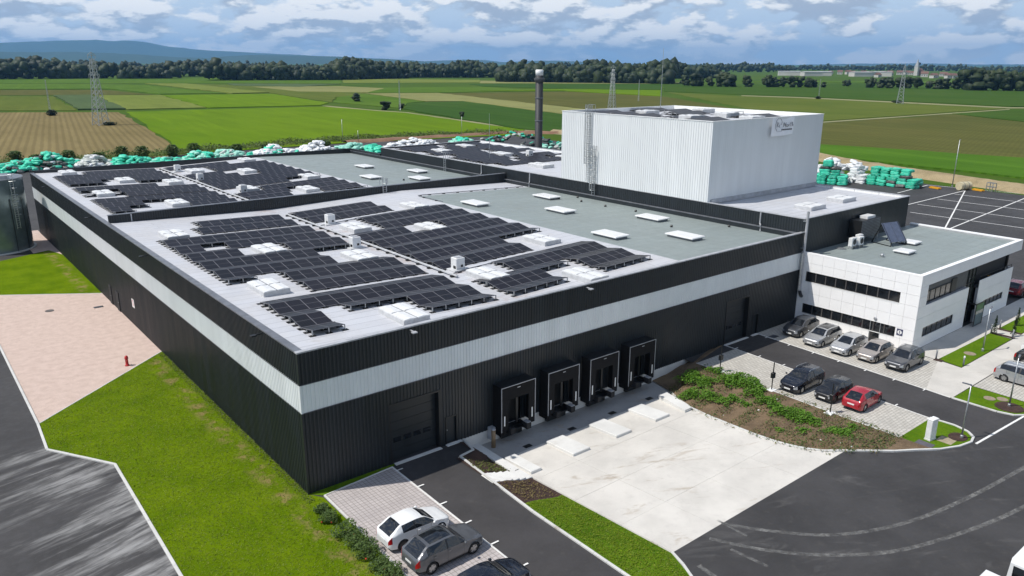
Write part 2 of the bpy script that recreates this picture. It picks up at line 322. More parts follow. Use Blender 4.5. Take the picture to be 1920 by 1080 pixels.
LENS_R = simple('tail_lens', (.32,.008,.012), .15); LENS_W = simple('head_lens', (.48,.50,.53), .1, .4); RIM = simple('alloy', (.40,.41,.42), .3, .9); PLATE = simple('plate', (.7,.7,.68), .5)
BROWN = simple('bark', (.07,.05,.035), .9, var=.35, bump=.5)

# ================================================================== SETTING
LX, LY, H, S1, S2, H3 = 52.964, 94.664, 9.174, 7.115, 5.348, 10.515
def sheet(name, poly, z, mat):
    mb = MB(); n = len(poly); ar = sum(poly[i][0]*poly[(i+1)%n][1]-poly[(i+1)%n][0]*poly[i][1] for i in range(n))
    if ar < 0: poly = poly[::-1]
    mb.add([(p[0],p[1],z) for p in poly], [tuple(range(n))]); return struct(obj(name, mb, mat))
def rect(x0,x1,y0,y1): return [(x0,y0),(x1,y0),(x1,y1),(x0,y1)]
def az(y):
    if y <= -17.55: return 0.0
    if y >= -3.0: return -.95
    return -.95*(y+17.55)/14.55
# farmland: one sheet to the horizon, with the site left open
mb = MB(); B0, SX0, SX1, SY0, SY1 = 29000, -140, 160, -160, 189
for r_ in (rect(-B0,SX0,-B0,B0), rect(SX1,B0,-B0,B0), rect(SX0,SX1,SY1,B0), rect(SX0,SX1,-B0,SY0)):
    mb.add([(x,y,-.02) for x,y in r_], [(0,1,2,3)])
struct(obj('ground', mb, m_field('farmland', (.05,.10,.012), (.07,.115,.018))))
mb = MB()
for r_ in (rect(SX0,9.3,SY0,SY1), rect(35.5,SX1,SY0,SY1), rect(9.3,35.5,SY0,-17.55), rect(9.3,35.5,.02,SY1), rect(9.3,11.0,-1.9,.02)):
    mb.add([(x,y,0) for x,y in r_], [(0,1,2,3)])
struct(obj('asphalt_yard', mb, ASPH))
# --- fields (crop slabs, each with the height of its crop)
FC = {'plough': ((.185,.148,.066),(.225,.18,.085),.34,R(9),.15), 'vivid': ((.095,.175,.006),(.12,.195,.009),.0,0,.3), 'blue': ((.075,.115,.048),(.09,.13,.055),.3,R(80),.2),
      'olive': ((.085,.12,.02),(.115,.14,.028),.1,R(70),.2), 'yellow': ((.14,.18,.035),(.165,.2,.045),.1,R(70),.2), 'green': ((.07,.135,.014),(.09,.155,.02),.1,R(75),.2),
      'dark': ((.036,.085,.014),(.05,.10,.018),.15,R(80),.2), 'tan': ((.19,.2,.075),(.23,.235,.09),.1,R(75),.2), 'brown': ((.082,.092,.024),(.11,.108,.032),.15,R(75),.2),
      'beet': ((.062,.15,.012),(.095,.19,.02),.45,R(-14),.32), 'track': ((.22,.22,.12),(.27,.26,.15),0,0,1), 'cloud_shade': ((.042,.09,.012),(.055,.10,.016),.1,R(75),.2)}  # last crop tone is darkened to paint cloud shadow onto the right-hand fields
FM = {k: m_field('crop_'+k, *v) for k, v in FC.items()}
FIELDS = [
 ('plough', .06, [(-900,213),(222,210.5),(273,238),(347,289),(300,296),(-900,345)]),
 ('vivid', .20, [(236,210.5),(400,205.5),(606,200.5),(700,208),(760,212),(985,244.5),(960,254),(700,266),(352,288.5),(277,238)]),
 ('blue', .9, [(101,180.5),(172,179.5),(236,206),(146,207)]), ('olive', .22, [(-900,181.5),(99,181),(143,207.6),(-900,210.5)]),
 ('yellow', .45, [(176,179.5),(300,179),(387,203),(240,206.2)]), ('vivid', .32, [(304,178.8),(510,176.5),(617,193.5),(600,198),(400,202.6),(391,203)]),
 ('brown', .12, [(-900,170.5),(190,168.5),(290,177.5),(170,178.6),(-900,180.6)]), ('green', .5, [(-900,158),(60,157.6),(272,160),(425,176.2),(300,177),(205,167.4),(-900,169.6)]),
 ('yellow', .7, [(272,157),(350,157.5),(505,174.5),(435,176.0)]), ('olive', .26, [(356,157.6),(425,159.4),(560,164),(700,176.2),(630,182.5),(622,192),(512,175.4)]),
 ('tan', .34, [(470,163),(640,162),(720,166),(690,174),(560,172)]), ('blue', .42, [(425,157),(640,158),(560,163.4),(440,161)]),
 ('green', .16, [(-900,148),(640,147),(640,156.4),(300,156),(-900,156.6)]), ('yellow', .3, [(640,147.4),(900,150),(900,155),(645,156)]),
 ('green', .36, [(632,183),(683,176.6),(798,191),(764,193.4),(755,204),(625,192.6)]),
 ('dark', .52, [(757,205.5),(765,193.8),(868,191.2),(1100,222),(1330,256),(1130,256),(972,243)]),
 ('tan', .40, [(685,175.6),(822,175),(1150,211.5),(1300,232),(1100,220.6),(870,190.4),(800,190.6)]),
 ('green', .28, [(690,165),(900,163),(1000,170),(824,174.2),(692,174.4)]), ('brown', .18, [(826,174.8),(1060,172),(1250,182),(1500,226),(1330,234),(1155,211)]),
 ('vivid', .55, [(900,171),(1060,167.6),(1240,170),(1240,181),(1060,171)]), ('dark', .3, [(880,158),(1240,158),(1240,168.6),(1060,166.8),(905,162)]), ('tan', .24, [(900,151.5),(1060,152.5),(1300,155),(1240,157.4),(900,156.4)]),
 ('cloud_shade', .44, [(1244,158.5),(1700,157),(3000,152),(3000,201),(1895,200.6),(1500,181.5),(1390,178),(1246,172)]),
 ('green', .38, [(1300,153),(1700,152.5),(3000,147.5),(3000,151.4),(1700,156)]), ('olive', .2, [(1252,173.4),(1390,180.8),(1500,184.4),(1886,203.8),(1543,227.4),(1503,226)]),
 ('track', .1, [(1390,178.8),(1500,182.2),(1895,201.4),(2400,203),(2400,204.4),(1893,203.4),(1500,183.8),(1390,180.2)]),
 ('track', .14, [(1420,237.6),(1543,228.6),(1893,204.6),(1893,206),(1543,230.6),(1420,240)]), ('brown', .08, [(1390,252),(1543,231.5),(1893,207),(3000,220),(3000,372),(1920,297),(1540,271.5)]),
 ('cloud_shade', .34, [(1785,214),(1893,207),(3000,205),(3000,250),(1920,229)]), ('beet', .42, [(1300,262),(1540,273),(1920,298.5),(2700,352),(2700,400),(1920,336),(1645,305),(1540,291),(1300,283)]),
 ('track', .16, [(604,198.8),(613,198.6),(700,206.5),(765,211),(990,243),(1130,258),(1130,262),(985,245.5),(758,213.4),(690,209)]),
]
for k, h, poly in FIELDS:
    mb = MB(); P0 = [gnd(u, v) for u, v in poly]; P = []
    for a_, b_ in zip(P0, P0[1:]+P0[:1]):
        ln = (b_-a_).length; nn = int(min(40, ln/14))+1; nv = Vector((-(b_-a_).y,(b_-a_).x,0)).normalized(); P.append(a_)
        if k != 'track': P += [a_+(b_-a_)*(q_/nn)+nv*random.uniform(-.9,.9)*(1+ln/900) for q_ in range(1,nn)]
    mb.prism([(p.x, p.y) for p in P], -.01, h); struct(obj('field', mb, FM[k]))
# --- lawns, gravel, beds
sheet('gravel_pad', [(-11.22,61.4),(0,53.8),(0,30.65),(-11.1,20.95)], .02, GRAVEL)
sheet('lawn', [(-11.1,20.95),(0,30.65),(0,0),(0,-.02),(.55,-.9),(.5,-26),(-8.32,-26),(-8.32,-3.2),(-8.18,11.2),(-11.25,16.2)], .024, GRASS)
sheet('lawn', [(0,53.8),(-11.22,61.4),(-30,74),(-30,90),(-14.5,76.6),(-10,76.6),(-6.6,78.2),(-1.0,80.9),(0,76.9)], .022, GRASS)
sheet('gravel_path', [(0,76.95),(0,97),(-3,97),(-3,80.1),(-1.1,81.0)], .018, GRAVEL)
sheet('grass_verge', [(0.02,-.02),(6.0,-.02),(5.75,-.35),(.72,-.8)], .026, GRASS2)
def kerb(pts, w=.14, h=.11, z=0.0, mat=None, stone=1.0):
    mb = MB(); P = [Vector(p if len(p) == 3 else (p[0],p[1],z)) for p in pts]
    for a, b in zip(P[:-1], P[1:]):
        d = b-a; n = max(1, round(d.length/stone)); e = .006/d.length*1.0
        for i in range(n):
            p, q = a+d*(i/n+e), a+d*((i+1)/n-e); t = (q-p); s_ = Vector((-t.y,t.x,0)).normalized()*w/2; c_ = s_*.8
            dz = random.uniform(-.004,.004); top = h+dz
            vs = [p-s_,p+s_,q+s_,q-s_]; lo = [v+Vector((0,0,-.12)) for v in vs]; hi = [v+Vector((0,0,top-.02)) for v in vs]
            tp = [v+Vector((0,0,top)) for v in (p-c_,p+c_,q+c_,q-c_)]
            mb.add(lo+hi+tp, [(8,11,10,9)]+[(i_,(i_+1)%4,4+(i_+1)%4,4+i_) for i_ in range(4)][::1]+[(4+i_,4+(i_+1)%4,8+(i_+1)%4,8+i_) for i_ in range(4)])
    return struct(obj('kerb', mb, mat or KERB))
kerb([(-11.3,62),(-11.16,20.9),(-11.32,16.15),(-8.24,11.15),(-8.38,-3.2),(-8.4,-26)], .17, .1)
kerb([(-11.1,20.95),(0,30.65)], .1, .05); kerb([(-11.2,61.4),(0,53.8)], .1, .05)
# --- front paver lot beside the corner
sheet('paver_lot', [(.72,-.8),(5.62,-.4),(5.3,-26),(.3,-26)], .03, PAV1)
kerb([(.68,-.78),(.3,-26)], .12, .10); kerb([(.68,-.76),(5.62,-.36)], .08, .07); kerb([(5.62,-.3),(5.3,-26)], .12, .05, mat=CONC_W)
for i in range(10):
    y = -.95-2.5*i; mb = MB(); mb.box(5.55,6.05,y-.055,y+.055,.052,.058); struct(obj('bay_mark', mb, PAINTW))
mb = MB(); mb.box(5.95,9.55,-.32,-.02,0,.05); mb.box(10.0,11.25,-.3,-.02,0,.06); struct(obj('door_sill', mb, CONC_W))
sheet('drive', [(5.7,-.33),(11.3,-.33),(11.0,-1.75),(9.7,-1.95),(9.28,-26),(5.4,-26)], .006, ASPH2)
kerb([(11.4,-.15),(11.05,-1.8),(9.82,-2.0),(9.36,-10),(9.3,-26)], .16, .12)
# --- dock apron: sunk concrete slabs
XL, XR = 12.75, 28.2
def yard_right(y):   # eastern edge of the apron
    pts = [(0,31.2),(-2.6,30.6),(-5,29.3),(-8,28.85),(-12,28.5),(-14.2,28.55),(-15.6,29.0),(-16.7,29.6),(-17.55,30.6)]
    for (y0,x0),(y1,x1) in zip(pts[:-1], pts[1:]):
        if y <= y0 and y >= y1: return x0+(x1-x0)*(y0-y)/(y0-y1)
    return pts[-1][1]
apron = struct(link('concrete_apron', None))
ys = [-2.62,-6.3,-10.0,-13.8,-17.55]; xs = [XL,16.6,20.9,25.2,None]
for i in range(4):
    for j in range(4):
        y1, y0 = ys[i], ys[i+1]; g = .006; mb = MB(); x0 = xs[j]; n = 6
        yy = [y0+g+(y1-y0-2*g)*k/n for k in range(n+1)]
        L_ = [(x0+g, y) for y in yy]; R_ = [((xs[j+1] if xs[j+1] else yard_right(y))-g, y) for y in yy]
        dz = random.uniform(-.004,.004); vs = [(x,y,az(y)+dz) for x,y in L_]+[(x,y,az(y)+dz) for x,y in R_]; lo = [(x,y,z-.2) for x,y,z in vs]
        ring = list(range(n+1))+[n+1+k for k in range(n,-1,-1)]
        mb.add(vs+lo, [(k,n+1+k,n+2+k,k+1) for k in range(n)]+[(ring[k],ring[(k+1)%len(ring)],ring[(k+1)%len(ring)]+2*n+2,ring[k]+2*n+2) for k in range(len(ring))])
        obj('slab', mb, CONC, apron)
mb = MB(); mb.add([(XL-.6,-17.55,-1.2),(32,-17.55,-1.2),(32,0,-1.2),(XL-.6,0,-1.2)], [(0,1,2,3)]); mb.box(XL-.5,31.4,-2.6,-.02,-1.19,-.97); obj('trough', mb, CONC_D, apron)
for x in (15.5,19.8,24.1,28.4): mb = MB(); mb.box(x-.32,x+.32,-2.42,-2.02,-.969,-.955); obj('drain_grate', mb, BLACK, apron)
for i, x in enumerate((12.95,16.75,21.0,25.25)):
    y0,y1 = (-5.6,-2.75); mb = MB()
    if i == 0: w = .9
    else: w = 1.6
    vs = [(x,y1,az(y1)+.2),(x+w,y1,az(y1)+.2),(x+w,y0,az(y0)+.2),(x,y0,az(y0)+.2)]
    mb.add([(a,b,c-.35) for a,b,c in vs]+[(a,b,c-.03) for a,b,c in vs]+[(a+(.03 if a==x else -.03),b+(-.03 if b==y1 else .03),c) for a,b,c in vs],
           [(8,11,10,9)]+[(k,4+k,4+(k+1)%4,(k+1)%4) for k in range(4)]+[(4+k,8+k,8+(k+1)%4,4+(k+1)%4) for k in range(4)])
    tag(obj('wheel_guide_pad', mb, CONC_W), ['narrow raised concrete pad on the apron next to the concrete steps','raised concrete pad before the first and second dock from the bollard','raised concrete pad before the second and third dock from the bollard','raised concrete pad before the third and fourth dock from the bollard'][i], 'concrete pad', 'raised pads in front of the docks')
mb = MB(); mb.add([(28.9,-2.75,-.62),(29.9,-2.75,-.62),(29.0,-6.0,-.52),(28.2,-6.0,-.52)]+[(28.9,-2.75,-1.2),(29.9,-2.75,-1.2),(29.0,-6.0,-1.2),(28.2,-6.0,-1.2)], [(0,3,2,1),(0,1,5,4),(1,2,6,5),(2,3,7,6),(3,0,4,7)])
tag(obj('wheel_guide_pad', mb, CONC_W), 'long narrow concrete pad along the weedy bank beside the apron', 'concrete pad')
# --- slope between the drive and the apron: mulch, steps, mulch, grass
def ruled(name, ya, yb, xa, xb, mat, n=14, m=8, noise=.03, za=.06, zoff=0.0):
    mb = MB(); vs = []
    for i in range(n+1):
        y = ya+(yb-ya)*i/n; x0 = xa(y); x1 = xb(y)
        for j in range(m+1):
            s_ = j/m; e = s_*s_*(3-2*s_); z = za+(az(y)+.03-za)*e+(random.uniform(-noise,noise) if 0 < j < m else 0)+zoff
            vs.append((x0+(x1-x0)*s_, y, z))
    mb.add(vs, [(i*(m+1)+j, (i+1)*(m+1)+j, (i+1)*(m+1)+j+1, i*(m+1)+j+1) for i in range(n) for j in range(m)])
    return struct(obj(name, mb, mat, smooth=True))
fl = lambda y: 11.45 if y > -1.0 else (11.1 if y > -1.9 else 9.42); fr = lambda y: XL-.15
ruled('mulch_bed', -.02, -1.95, lambda y: 10.95, fr, MULCH); ruled('mulch_bed', -1.9, -4.7, lambda y: 9.5+1.45*max(0,min(1,(y+2.7)/.8)), fr, MULCH); sheet('mulch_bed', [(9.45,-2.05),(11.0,-1.85),(10.95,-1.95),(9.5,-2.75)], .05, MULCH)
ruled('mulch_bed', -6.0, -9.0, lambda y: 9.45, fr, MULCH); ruled('grass_verge', -9.0, -17.55, lambda y: 9.4, fr, GRASS2, noise=.01)
ruled('grass_verge', -17.55, -26, lambda y: 9.35, lambda y: 12.6-.4*max(0,(-17.55-y)), GRASS2, noise=0)
kerb([(XL-.08,-17.55,.0),(12.3,-18.6,.0),(11.6,-20,0),(10.2,-22,0),(9.5,-23,0)], .15, .1)
st = thing('steps', 'short flight of pale concrete steps between two bark mulch beds', 'steps')
for k in range(6):
    x = 9.5+k*.53; y = -5.35; z = .04+(az(y)-.04)*(k+.5)/6
    mb = MB(); mb.cbox(x,x+.56,-5.98,-4.72,z-.3,z+.05,.02); obj('step', mb, CONC_W, st)
mb = MB(); mb.box(12.1,12.75,-4.6,-.02,-1.1,-.72); struct(obj('low_wall', mb, CONC_W))
# --- weedy bank between the apron and the east car park
bl = [(yy, yard_right(yy)+.1, az(yy)) for yy in (0,-1.3,-2.6,-4,-6,-8,-10,-12,-13.5,-14.6,-15.6,-16.6,-17.5)]
bl += [(-18.6,31.9,0.03),(-19.7,33.2,.03),(-20.6,34.6,.03),(-21.2,35.45,.03)]
mb = MB(); m = 16; vs = []
rngb = np.random.RandomState(3)
for k, (y, x, z) in enumerate(bl):
    xr = 41.2 if y > -.6 else (40.9-5.3*min(1,(-.6-y)/.7) if y > -1.3 else 35.52); zr = .05
    for j in range(m+1):
        s_ = j/m; e = min(1, s_*1.15); e = e*e*(3-2*e); vs.append((x+(xr-x)*s_, y, z+.05+(zr-z-.05)*e+(rngb.uniform(-.05,.08) if 0<j<m else 0)))
mb.add(vs, [(i*(m+1)+j, (i+1)*(m+1)+j, (i+1)*(m+1)+j+1, i*(m+1)+j+1) for i in range(len(bl)-1) for j in range(m)])
bank = struct(obj('bank', mb, SOIL, smooth=True)); BANKV = vs
kerb([(x-.05,y,z) for y,x,z in bl[2:]]+[(35.9,-21.5,0),(37.4,-22.15,0),(38.7,-22.4,0),(39.6,-22.2,0),(40.2,-21.6,0),(40.5,-20.6,0),(40.35,-18.9,0)], .16, .1)
sheet('grass_verge', [(35.5,-18.95),(40.3,-18.95),(40.4,-20.6),(40.1,-21.55),(39.5,-22.1),(38.7,-22.3),(37.4,-22.05),(35.9,-21.4),(35.3,-21.1)], .03, GRASS2)
# --- east car park: pavers, lane, paths
sheet('paver_lot', [(35.5,-1.3),(41.2,-1.3),(40.3,-18.95),(35.5,-18.95)], .03, PAV2)
kerb([(41.22,-1.3),(40.34,-18.95)], .1, .04, mat=CONC_W); kerb([(35.5,-1.3),(35.5,-18.95)], .12, .07); kerb([(41.2,-1.3),(41.2,-.1)], .1, .05)
sheet('drive', [(41.3,-.05),(46.4,-.05),(45.3,-18.4),(45.4,-22.9),(40.6,-22.3),(40.5,-19)], .006, ASPH2)
sheet('paver_lot', [(46.4,-.05),(52.9,-.05),(52.9,-14.2),(45.45,-16.4)], .03, PAV2)
kerb([(46.4,-.05),(45.42,-18.3)], .1, .04, mat=CONC_W)
sheet('pavement', [(52.9,-14.2),(53.2,-11.8),(80,-11.8),(80,-14.2)], .032, PATHC); sheet('pavement', [(45.45,-16.4),(52.9,-14.2),(52.6,-16.25),(80,-16.3),(80,-18.5),(45.4,-18.4)], .031, PATHC)
sheet('pavement', [(64.4,-14.2),(66.4,-14.2),(66.2,-16.28),(64.2,-16.28)], .033, PATHC)
sheet('lawn', [(53.1,-14.1),(64.2,-14.25),(64.0,-16.2),(52.7,-16.2)], .05, GRASS2); sheet('lawn', [(66.5,-14.25),(80,-14.25),(80,-16.2),(66.3,-16.2)], .05, GRASS2)
sheet('paver_lot', [(49.2,-18.5),(80,-18.5),(80,-27),(49.0,-27)], .03, PAV2); sheet('grass_verge', [(45.5,-18.45),(49.1,-18.5),(49.0,-23.6),(46.6,-23.2),(45.8,-22.6),(45.5,-21.6)], .035, GRASS2)
kerb([(45.4,-18.4),(45.42,-21.6),(45.75,-22.65),(46.6,-23.3),(49,-23.7),(60,-24)], .15, .1)
for i in range(7):
    y = -1.3-2.5*i; mb = MB(); x = 41.2-.05*(-y-1.3); mb.box(x-.05,x+.4,y-.05,y+.05,.05,.056); struct(obj('bay_mark', mb, PAINTW))
    mb = MB(); x = 46.35-.054*(-y); mb.box(x-.42,x+.02,y-.1,y,.05,.056); struct(obj('bay_mark', mb, PAINTW))
mb = MB(); mb.box(41.15,44.75,-.3,-.02,0,.05); mb.box(45.4,46.4,-.3,-.02,0,.05); struct(obj('door_sill', mb, CONC_W))
P = [gnd(u,v,.006) for u,v in [(1828,831),(1925,775.5),(1928,777.5),(1832,833)]]; sheet('stop_line', [(p.x,p.y) for p in P], .008, PAINTW)
# --- rear storage yard lines
for a, b in [((157.3,24.5),(112.4,10)),((150.4,23.8),(151.0,-8)),((141.5,23.4),(142.1,-8)),((132.4,23.1),(132.6,-8)),((123.1,20.2),(124,-8)),((158.6,32.6),(142.5,31.6)),((158.6,32.6),(164,5)),((157.3,13.2),(100,8.6)),((128.5,24),(157.3,24.46))]:
    mb = MB(); d = Vector((b[0]-a[0],b[1]-a[1],0)); n = Vector((-d.y,d.x,0)).normalized()*.11; a_ = Vector((a[0],a[1],.006)); b_ = Vector((b[0],b[1],.006))
    mb.add([a_-n,a_+n,b_+n,b_-n], [(0,3,2,1)]); struct(obj('bay_line', mb, PAINTW))
# tyre arcs worn into the turning area
def m_tyre():
    t = NT('tyre_dust'); v = t.co('World'); n = t.noise(v, 1.1, 6, .7); t.col(t.mix(t.rng(n,.35,.65), (.16,.16,.155), (.26,.26,.25))); t.set(Roughness=.9, Alpha=t.rng(t.noise(v, 2.2, 6, .7), .32, .66, .08, .6)); return t.m
TY = m_tyre()
def mark(px, w, name='tyre_mark'):
    P = [gnd(u,v) for u,v in px]; Q = []
    for i in range(len(P)-1):     # catmull
        p0,p1,p2,p3 = P[max(i-1,0)],P[i],P[i+1],P[min(i+2,len(P)-1)]
        for k in range(6):
            t = k/6; Q.append(.5*((2*p1)+(p2-p0)*t+(2*p0-5*p1+4*p2-p3)*t*t+(3*p1-p0-3*p2+p3)*t**3))
    Q.append(P[-1]); mb = MB(); vs = []
    for i, p in enumerate(Q):
        d = (Q[min(i+1,len(Q)-1)]-Q[max(i-1,0)]); n = Vector((-d.y,d.x,0)).normalized()*w/2
        vs += [(p.x-n.x,p.y-n.y,.005),(p.x+n.x,p.y+n.y,.005)]
    mb.add(vs, [(2*i,2*i+2,2*i+3,2*i+1) for i in range(len(Q)-1)]); struct(obj(name, mb, TY))
mark([(1352,981),(1440,995),(1560,1003),(1680,985),(1790,945),(1900,888),(2050,800)], .28); mark([(1330,1010),(1440,1032),(1560,1041),(1680,1033),(1800,1000),(1900,960),(2060,880)], .28)
mark([(1345,975),(1400,1005)], .18); mark([(1310,1060),(1345,1085)], .3); mark([(1370,1030),(1440,1062)], .22)
# --- dirt bank behind the storage yard
def berm(pts, w, h, mat, name='bank'):
    mb = MB(); vs = []; m_ = 10; Q = []
    for a, b in zip(pts[:-1], pts[1:]):
        n = max(2, int(math.dist(a,b)/3)); Q += [(a[0]+(b[0]-a[0])*k/n, a[1]+(b[1]-a[1])*k/n) for k in range(n)]
    Q.append(pts[-1])
    for i, p in enumerate(Q):
        a, b = Q[max(i-1,0)], Q[min(i+1,len(Q)-1)]; d = Vector((b[0]-a[0],b[1]-a[1],0)).normalized(); n = Vector((-d.y,d.x,0))
        for j in range(m_+1):
            s_ = j/m_*2-1; z = h*max(0,1-s_*s_)*random.uniform(.75,1.15)-.03; vs.append((p[0]+n.x*s_*w/2, p[1]+n.y*s_*w/2, z))
    mb.add(vs, [(i*(m_+1)+j, i*(m_+1)+j+1, (i+1)*(m_+1)+j+1, (i+1)*(m_+1)+j) for i in range(len(Q)-1) for j in range(m_)])
    return struct(obj(name, mb, mat, smooth=True))
DRYS = m_soil('dry_bank', (.24,.19,.10), (.33,.26,.15), sc=1.2, bs=.8, bd=.2); REDS = m_soil('red_soil', (.16,.085,.05), (.22,.13,.08), sc=1.2)
berm([(160,-40),(165.5,12),(172,40),(182,66),(196,90),(200,130),(180,178)], 9, 1.3, DRYS)
berm([(184,170),(168,186),(130,188.5),(100,190)], 6, .9, REDS)

# ================================================================== BUILDINGS
def ribs(mb, axis, a0, a1, plane, out, z0, z1, pitch=.25, d=.038, holes=(), mi=0):
    cuts = [0, .48, .58, .90, 1.0]; offs = [0, 0, 1, 1, 0]; n = max(1, round((a1-a0)/pitch)); p = (a1-a0)/n; prof = []
    for i in range(n):
        for c, o in list(zip(cuts, offs))[:-1]: prof.append((a0+(i+c)*p, o))
    prof.append((a1, 0))
    for (xa, oa), (xb, ob) in zip(prof[:-1], prof[1:]):
        zb = z0; xm = (xa+xb)/2
        for h in holes:
            if h[0] <= xm <= h[1]: zb = max(zb, h[2])
        if zb >= z1: continue
        def P(x, o, z): return (x, plane+out*d*o, z) if axis == 'x' else (plane+out*d*o, x, z)
        q = [P(xa,oa,zb), P(xb,ob,zb), P(xb,ob,z1), P(xa,oa,z1)]
        if (axis == 'x') != (out < 0): q = q[::-1]
        mb.add(q, [(0,1,2,3)], mi)
def rz(x):
    t = (x/(LX/3)) % 2; t = t if t <= 1 else 2-t; return 9.05-.52*t
hall = thing('warehouse', 'long low warehouse clad in black ribbed metal with a pale band', 'warehouse')
DOCKX = [14.07, 18.44, 22.74, 27.12]
fh = [(5.72,9.62,4.24),(10.03,10.98,2.05),(41.1,44.75,4.22),(45.5,46.45,2.08)]+[(x+.55,x+2.55,2.35) for x in DOCKX]
for nm, z0, z1, mat, holes in (('lower_cladding',0,S2,DARK,fh),('pale_band',S2,S1,PALE,()),('upper_cladding',S1,H-.02,DARK,())):
    mb = MB(); ribs(mb,'x',0,LX,0,-1,z0,z1,holes=holes); obj(nm, mb, mat, hall)
    mb = MB(); ribs(mb,'y',0,LY,0,-1,z0,z1); obj(nm, mb, mat, hall)
    mb = MB(); mb.add([(0,LY,z0),(0,LY,z1),(LX,LY,z1),(LX,LY,z0)],[(3,2,1,0)]); mb.add([(LX,83.2,z0),(LX,LY,z0),(LX,LY,z1),(LX,83.2,z1)],[(0,1,2,3)]); obj(nm, mb, mat, hall)
for z in (S1, S2):
    mb = MB(); mb.box(-.05,LX,-.052,-.04,z-.02,z+.02); mb.box(-.052,-.04,-.05,LY,z-.02,z+.02); obj('band_trim', mb, CAPG, hall)
mb = MB(); mb.box(-.058,.06,-.058,.06,0,S2); mb.box(-.058,.06,-.058,.06,S1,H-.03); obj('corner_trim', mb, DARK, hall)
mb = MB(); mb.box(-.059,.06,-.059,.06,S2+.001,S1-.001); obj('corner_trim', mb, PALE, hall)
# caps
mb = MB(); mb.box(-.07,.42,.28,LY+.05,H-.08,H); obj('parapet_cap', mb, CAPG, hall)
mb = MB(); mb.box(-.07,LX,-.07,.27,H-.08,H+.004); obj('parapet_cap', mb, CAPL, hall)
mb = MB(); mb.box(-.07,LX,LY-.30,LY+.07,H-.08,H+.25); mb.box(.42,LX,LY-.34,LY-.3,8.3,H+.2); obj('parapet_cap', mb, DARK, hall)
mb = MB(); mb.box(LX-.3,LX+.05,83.2,LY,H-.5,H+.22); obj('parapet_cap', mb, DARK, hall)
mb = MB(); mb.box(.3,LX-.3,.02,.27,8.2,H-.08); obj('parapet_inner', mb, CAPL, hall)
# roofs
def roof_sheet(x0, x1, y0, y1, mat):
    xs = sorted({x0,x1,*[b for b in (LX/3,2*LX/3) if x0 < b < x1]}); mb = MB(); ny = 6
    vs = [(x, y0+(y1-y0)*k/ny, rz(x)) for x in xs for k in range(ny+1)]
    mb.add(vs, [(i*(ny+1)+k, (i+1)*(ny+1)+k, (i+1)*(ny+1)+k+1, i*(ny+1)+k+1) for i in range(len(xs)-1) for k in range(ny)]); obj('roof_membrane', mb, mat, hall)
roof_sheet(.3,34.6,.1,47.3,ROOF_S); roof_sheet(34.6,LX,.1,41.7,ROOF_G); roof_sheet(34.6,LX,41.7,47.3,ROOF_S)
roof_sheet(.3,34.3,47.4,LY-.1,ROOF_S); roof_sheet(34.3,LX,47.4,LY-.1,ROOF_G)
# fire wall across the roof
mb = MB(); ribs(mb,'x',.45,LX-.1,47.22,-1,8.3,9.82); mb.add([(.45,47.55,8.3),(LX-.1,47.55,8.3),(LX-.1,47.55,9.82),(.45,47.55,9.82)],[(3,2,1,0)]); mb.add([(.45,47.22,8.3),(.45,47.55,8.3),(.45,47.55,9.82),(.45,47.22,9.82)],[(0,3,2,1)][0:1])
obj('fire_wall', mb, DARK, hall); mb = MB(); mb.box(.4,LX-.1,47.14,47.62,9.822,9.88); obj('fire_wall_cap', mb, CAPG, hall)
mb = MB(); mb.box(.45,LX-.1,47.05,47.18,8.3,8.42); obj('flashing', mb, CAPL, hall)
# ledge against the taller block
mb = MB(); mb.box(LX-.42,LX-.05,.3,LY-.4,8.2,8.98); obj('ledge', mb, DARK, hall); mb = MB(); mb.box(LX-.46,LX-.045,.3,LY-.4,8.982,9.04); obj('ledge_cap', mb, CAPG, hall)
# sectional doors and side doors
def garage(x0, x1, z1):
    d = obj('sectional_door', (lambda m: ([m.box(x0+.02,x1-.02,.36,.40,.06+k*(z1-.06)/6+.01,.06+(k+1)*(z1-.06)/6-.01) for k in range(6)], m)[1])(MB()), DARK, hall)
    for k in range(4):
        w = (x1-x0-.6)/4; mb = MB(); xx = x0+.25+k*w; mb.box(xx+.1,xx+w-.1,.345,.362,1.28,1.62); obj('window', mb, GLASS, d)
    mb = MB(); mb.box(x0-.12,x0+.0,-.06,.4,.0,z1+.02); mb.box(x1,x1+.12,-.06,.4,0,z1+.02); mb.box(x0-.12,x1+.12,-.06,.4,z1+.02,z1+.14); obj('door_frame', mb, BLACK, hall)
garage(5.84,9.5,4.1); garage(41.22,44.63,4.08)
def sidedoor(x0, x1, z1):
    mb = MB(); mb.box(x0+.05,x1-.05,.12,.17,.06,z1-.05); d = obj('door', mb, DARK, hall)
    mb = MB(); mb.box(x0+.12,x0+.22,.08,.12,1.0,1.05); obj('handle', mb, GALV, d)
    mb = MB(); mb.box(x0-.03,x0+.05,-.05,.17,0,z1); mb.box(x1-.05,x1+.03,-.05,.17,0,z1); mb.box(x0-.03,x1+.03,-.05,.17,z1-.05,z1+.04); obj('door_frame', mb, BLACK, hall)
sidedoor(10.05,10.96,2.02); sidedoor(45.52,46.43,2.05)
mb = MB(); mb.box(11.3,36.5,-.015,.3,-1.15,-.002); obj('plinth', mb, CONC_W, hall)
for y in (45.75, 48.95):
    mb = MB(); mb.box(-.10,-.02,y-.5,y+.5,0,2.1); d = obj('door', mb, RUBBER, hall); mb = MB(); mb.box(-.15,-.10,y-.4,y-.3,1,1.04); obj('handle', mb, GALV, d)
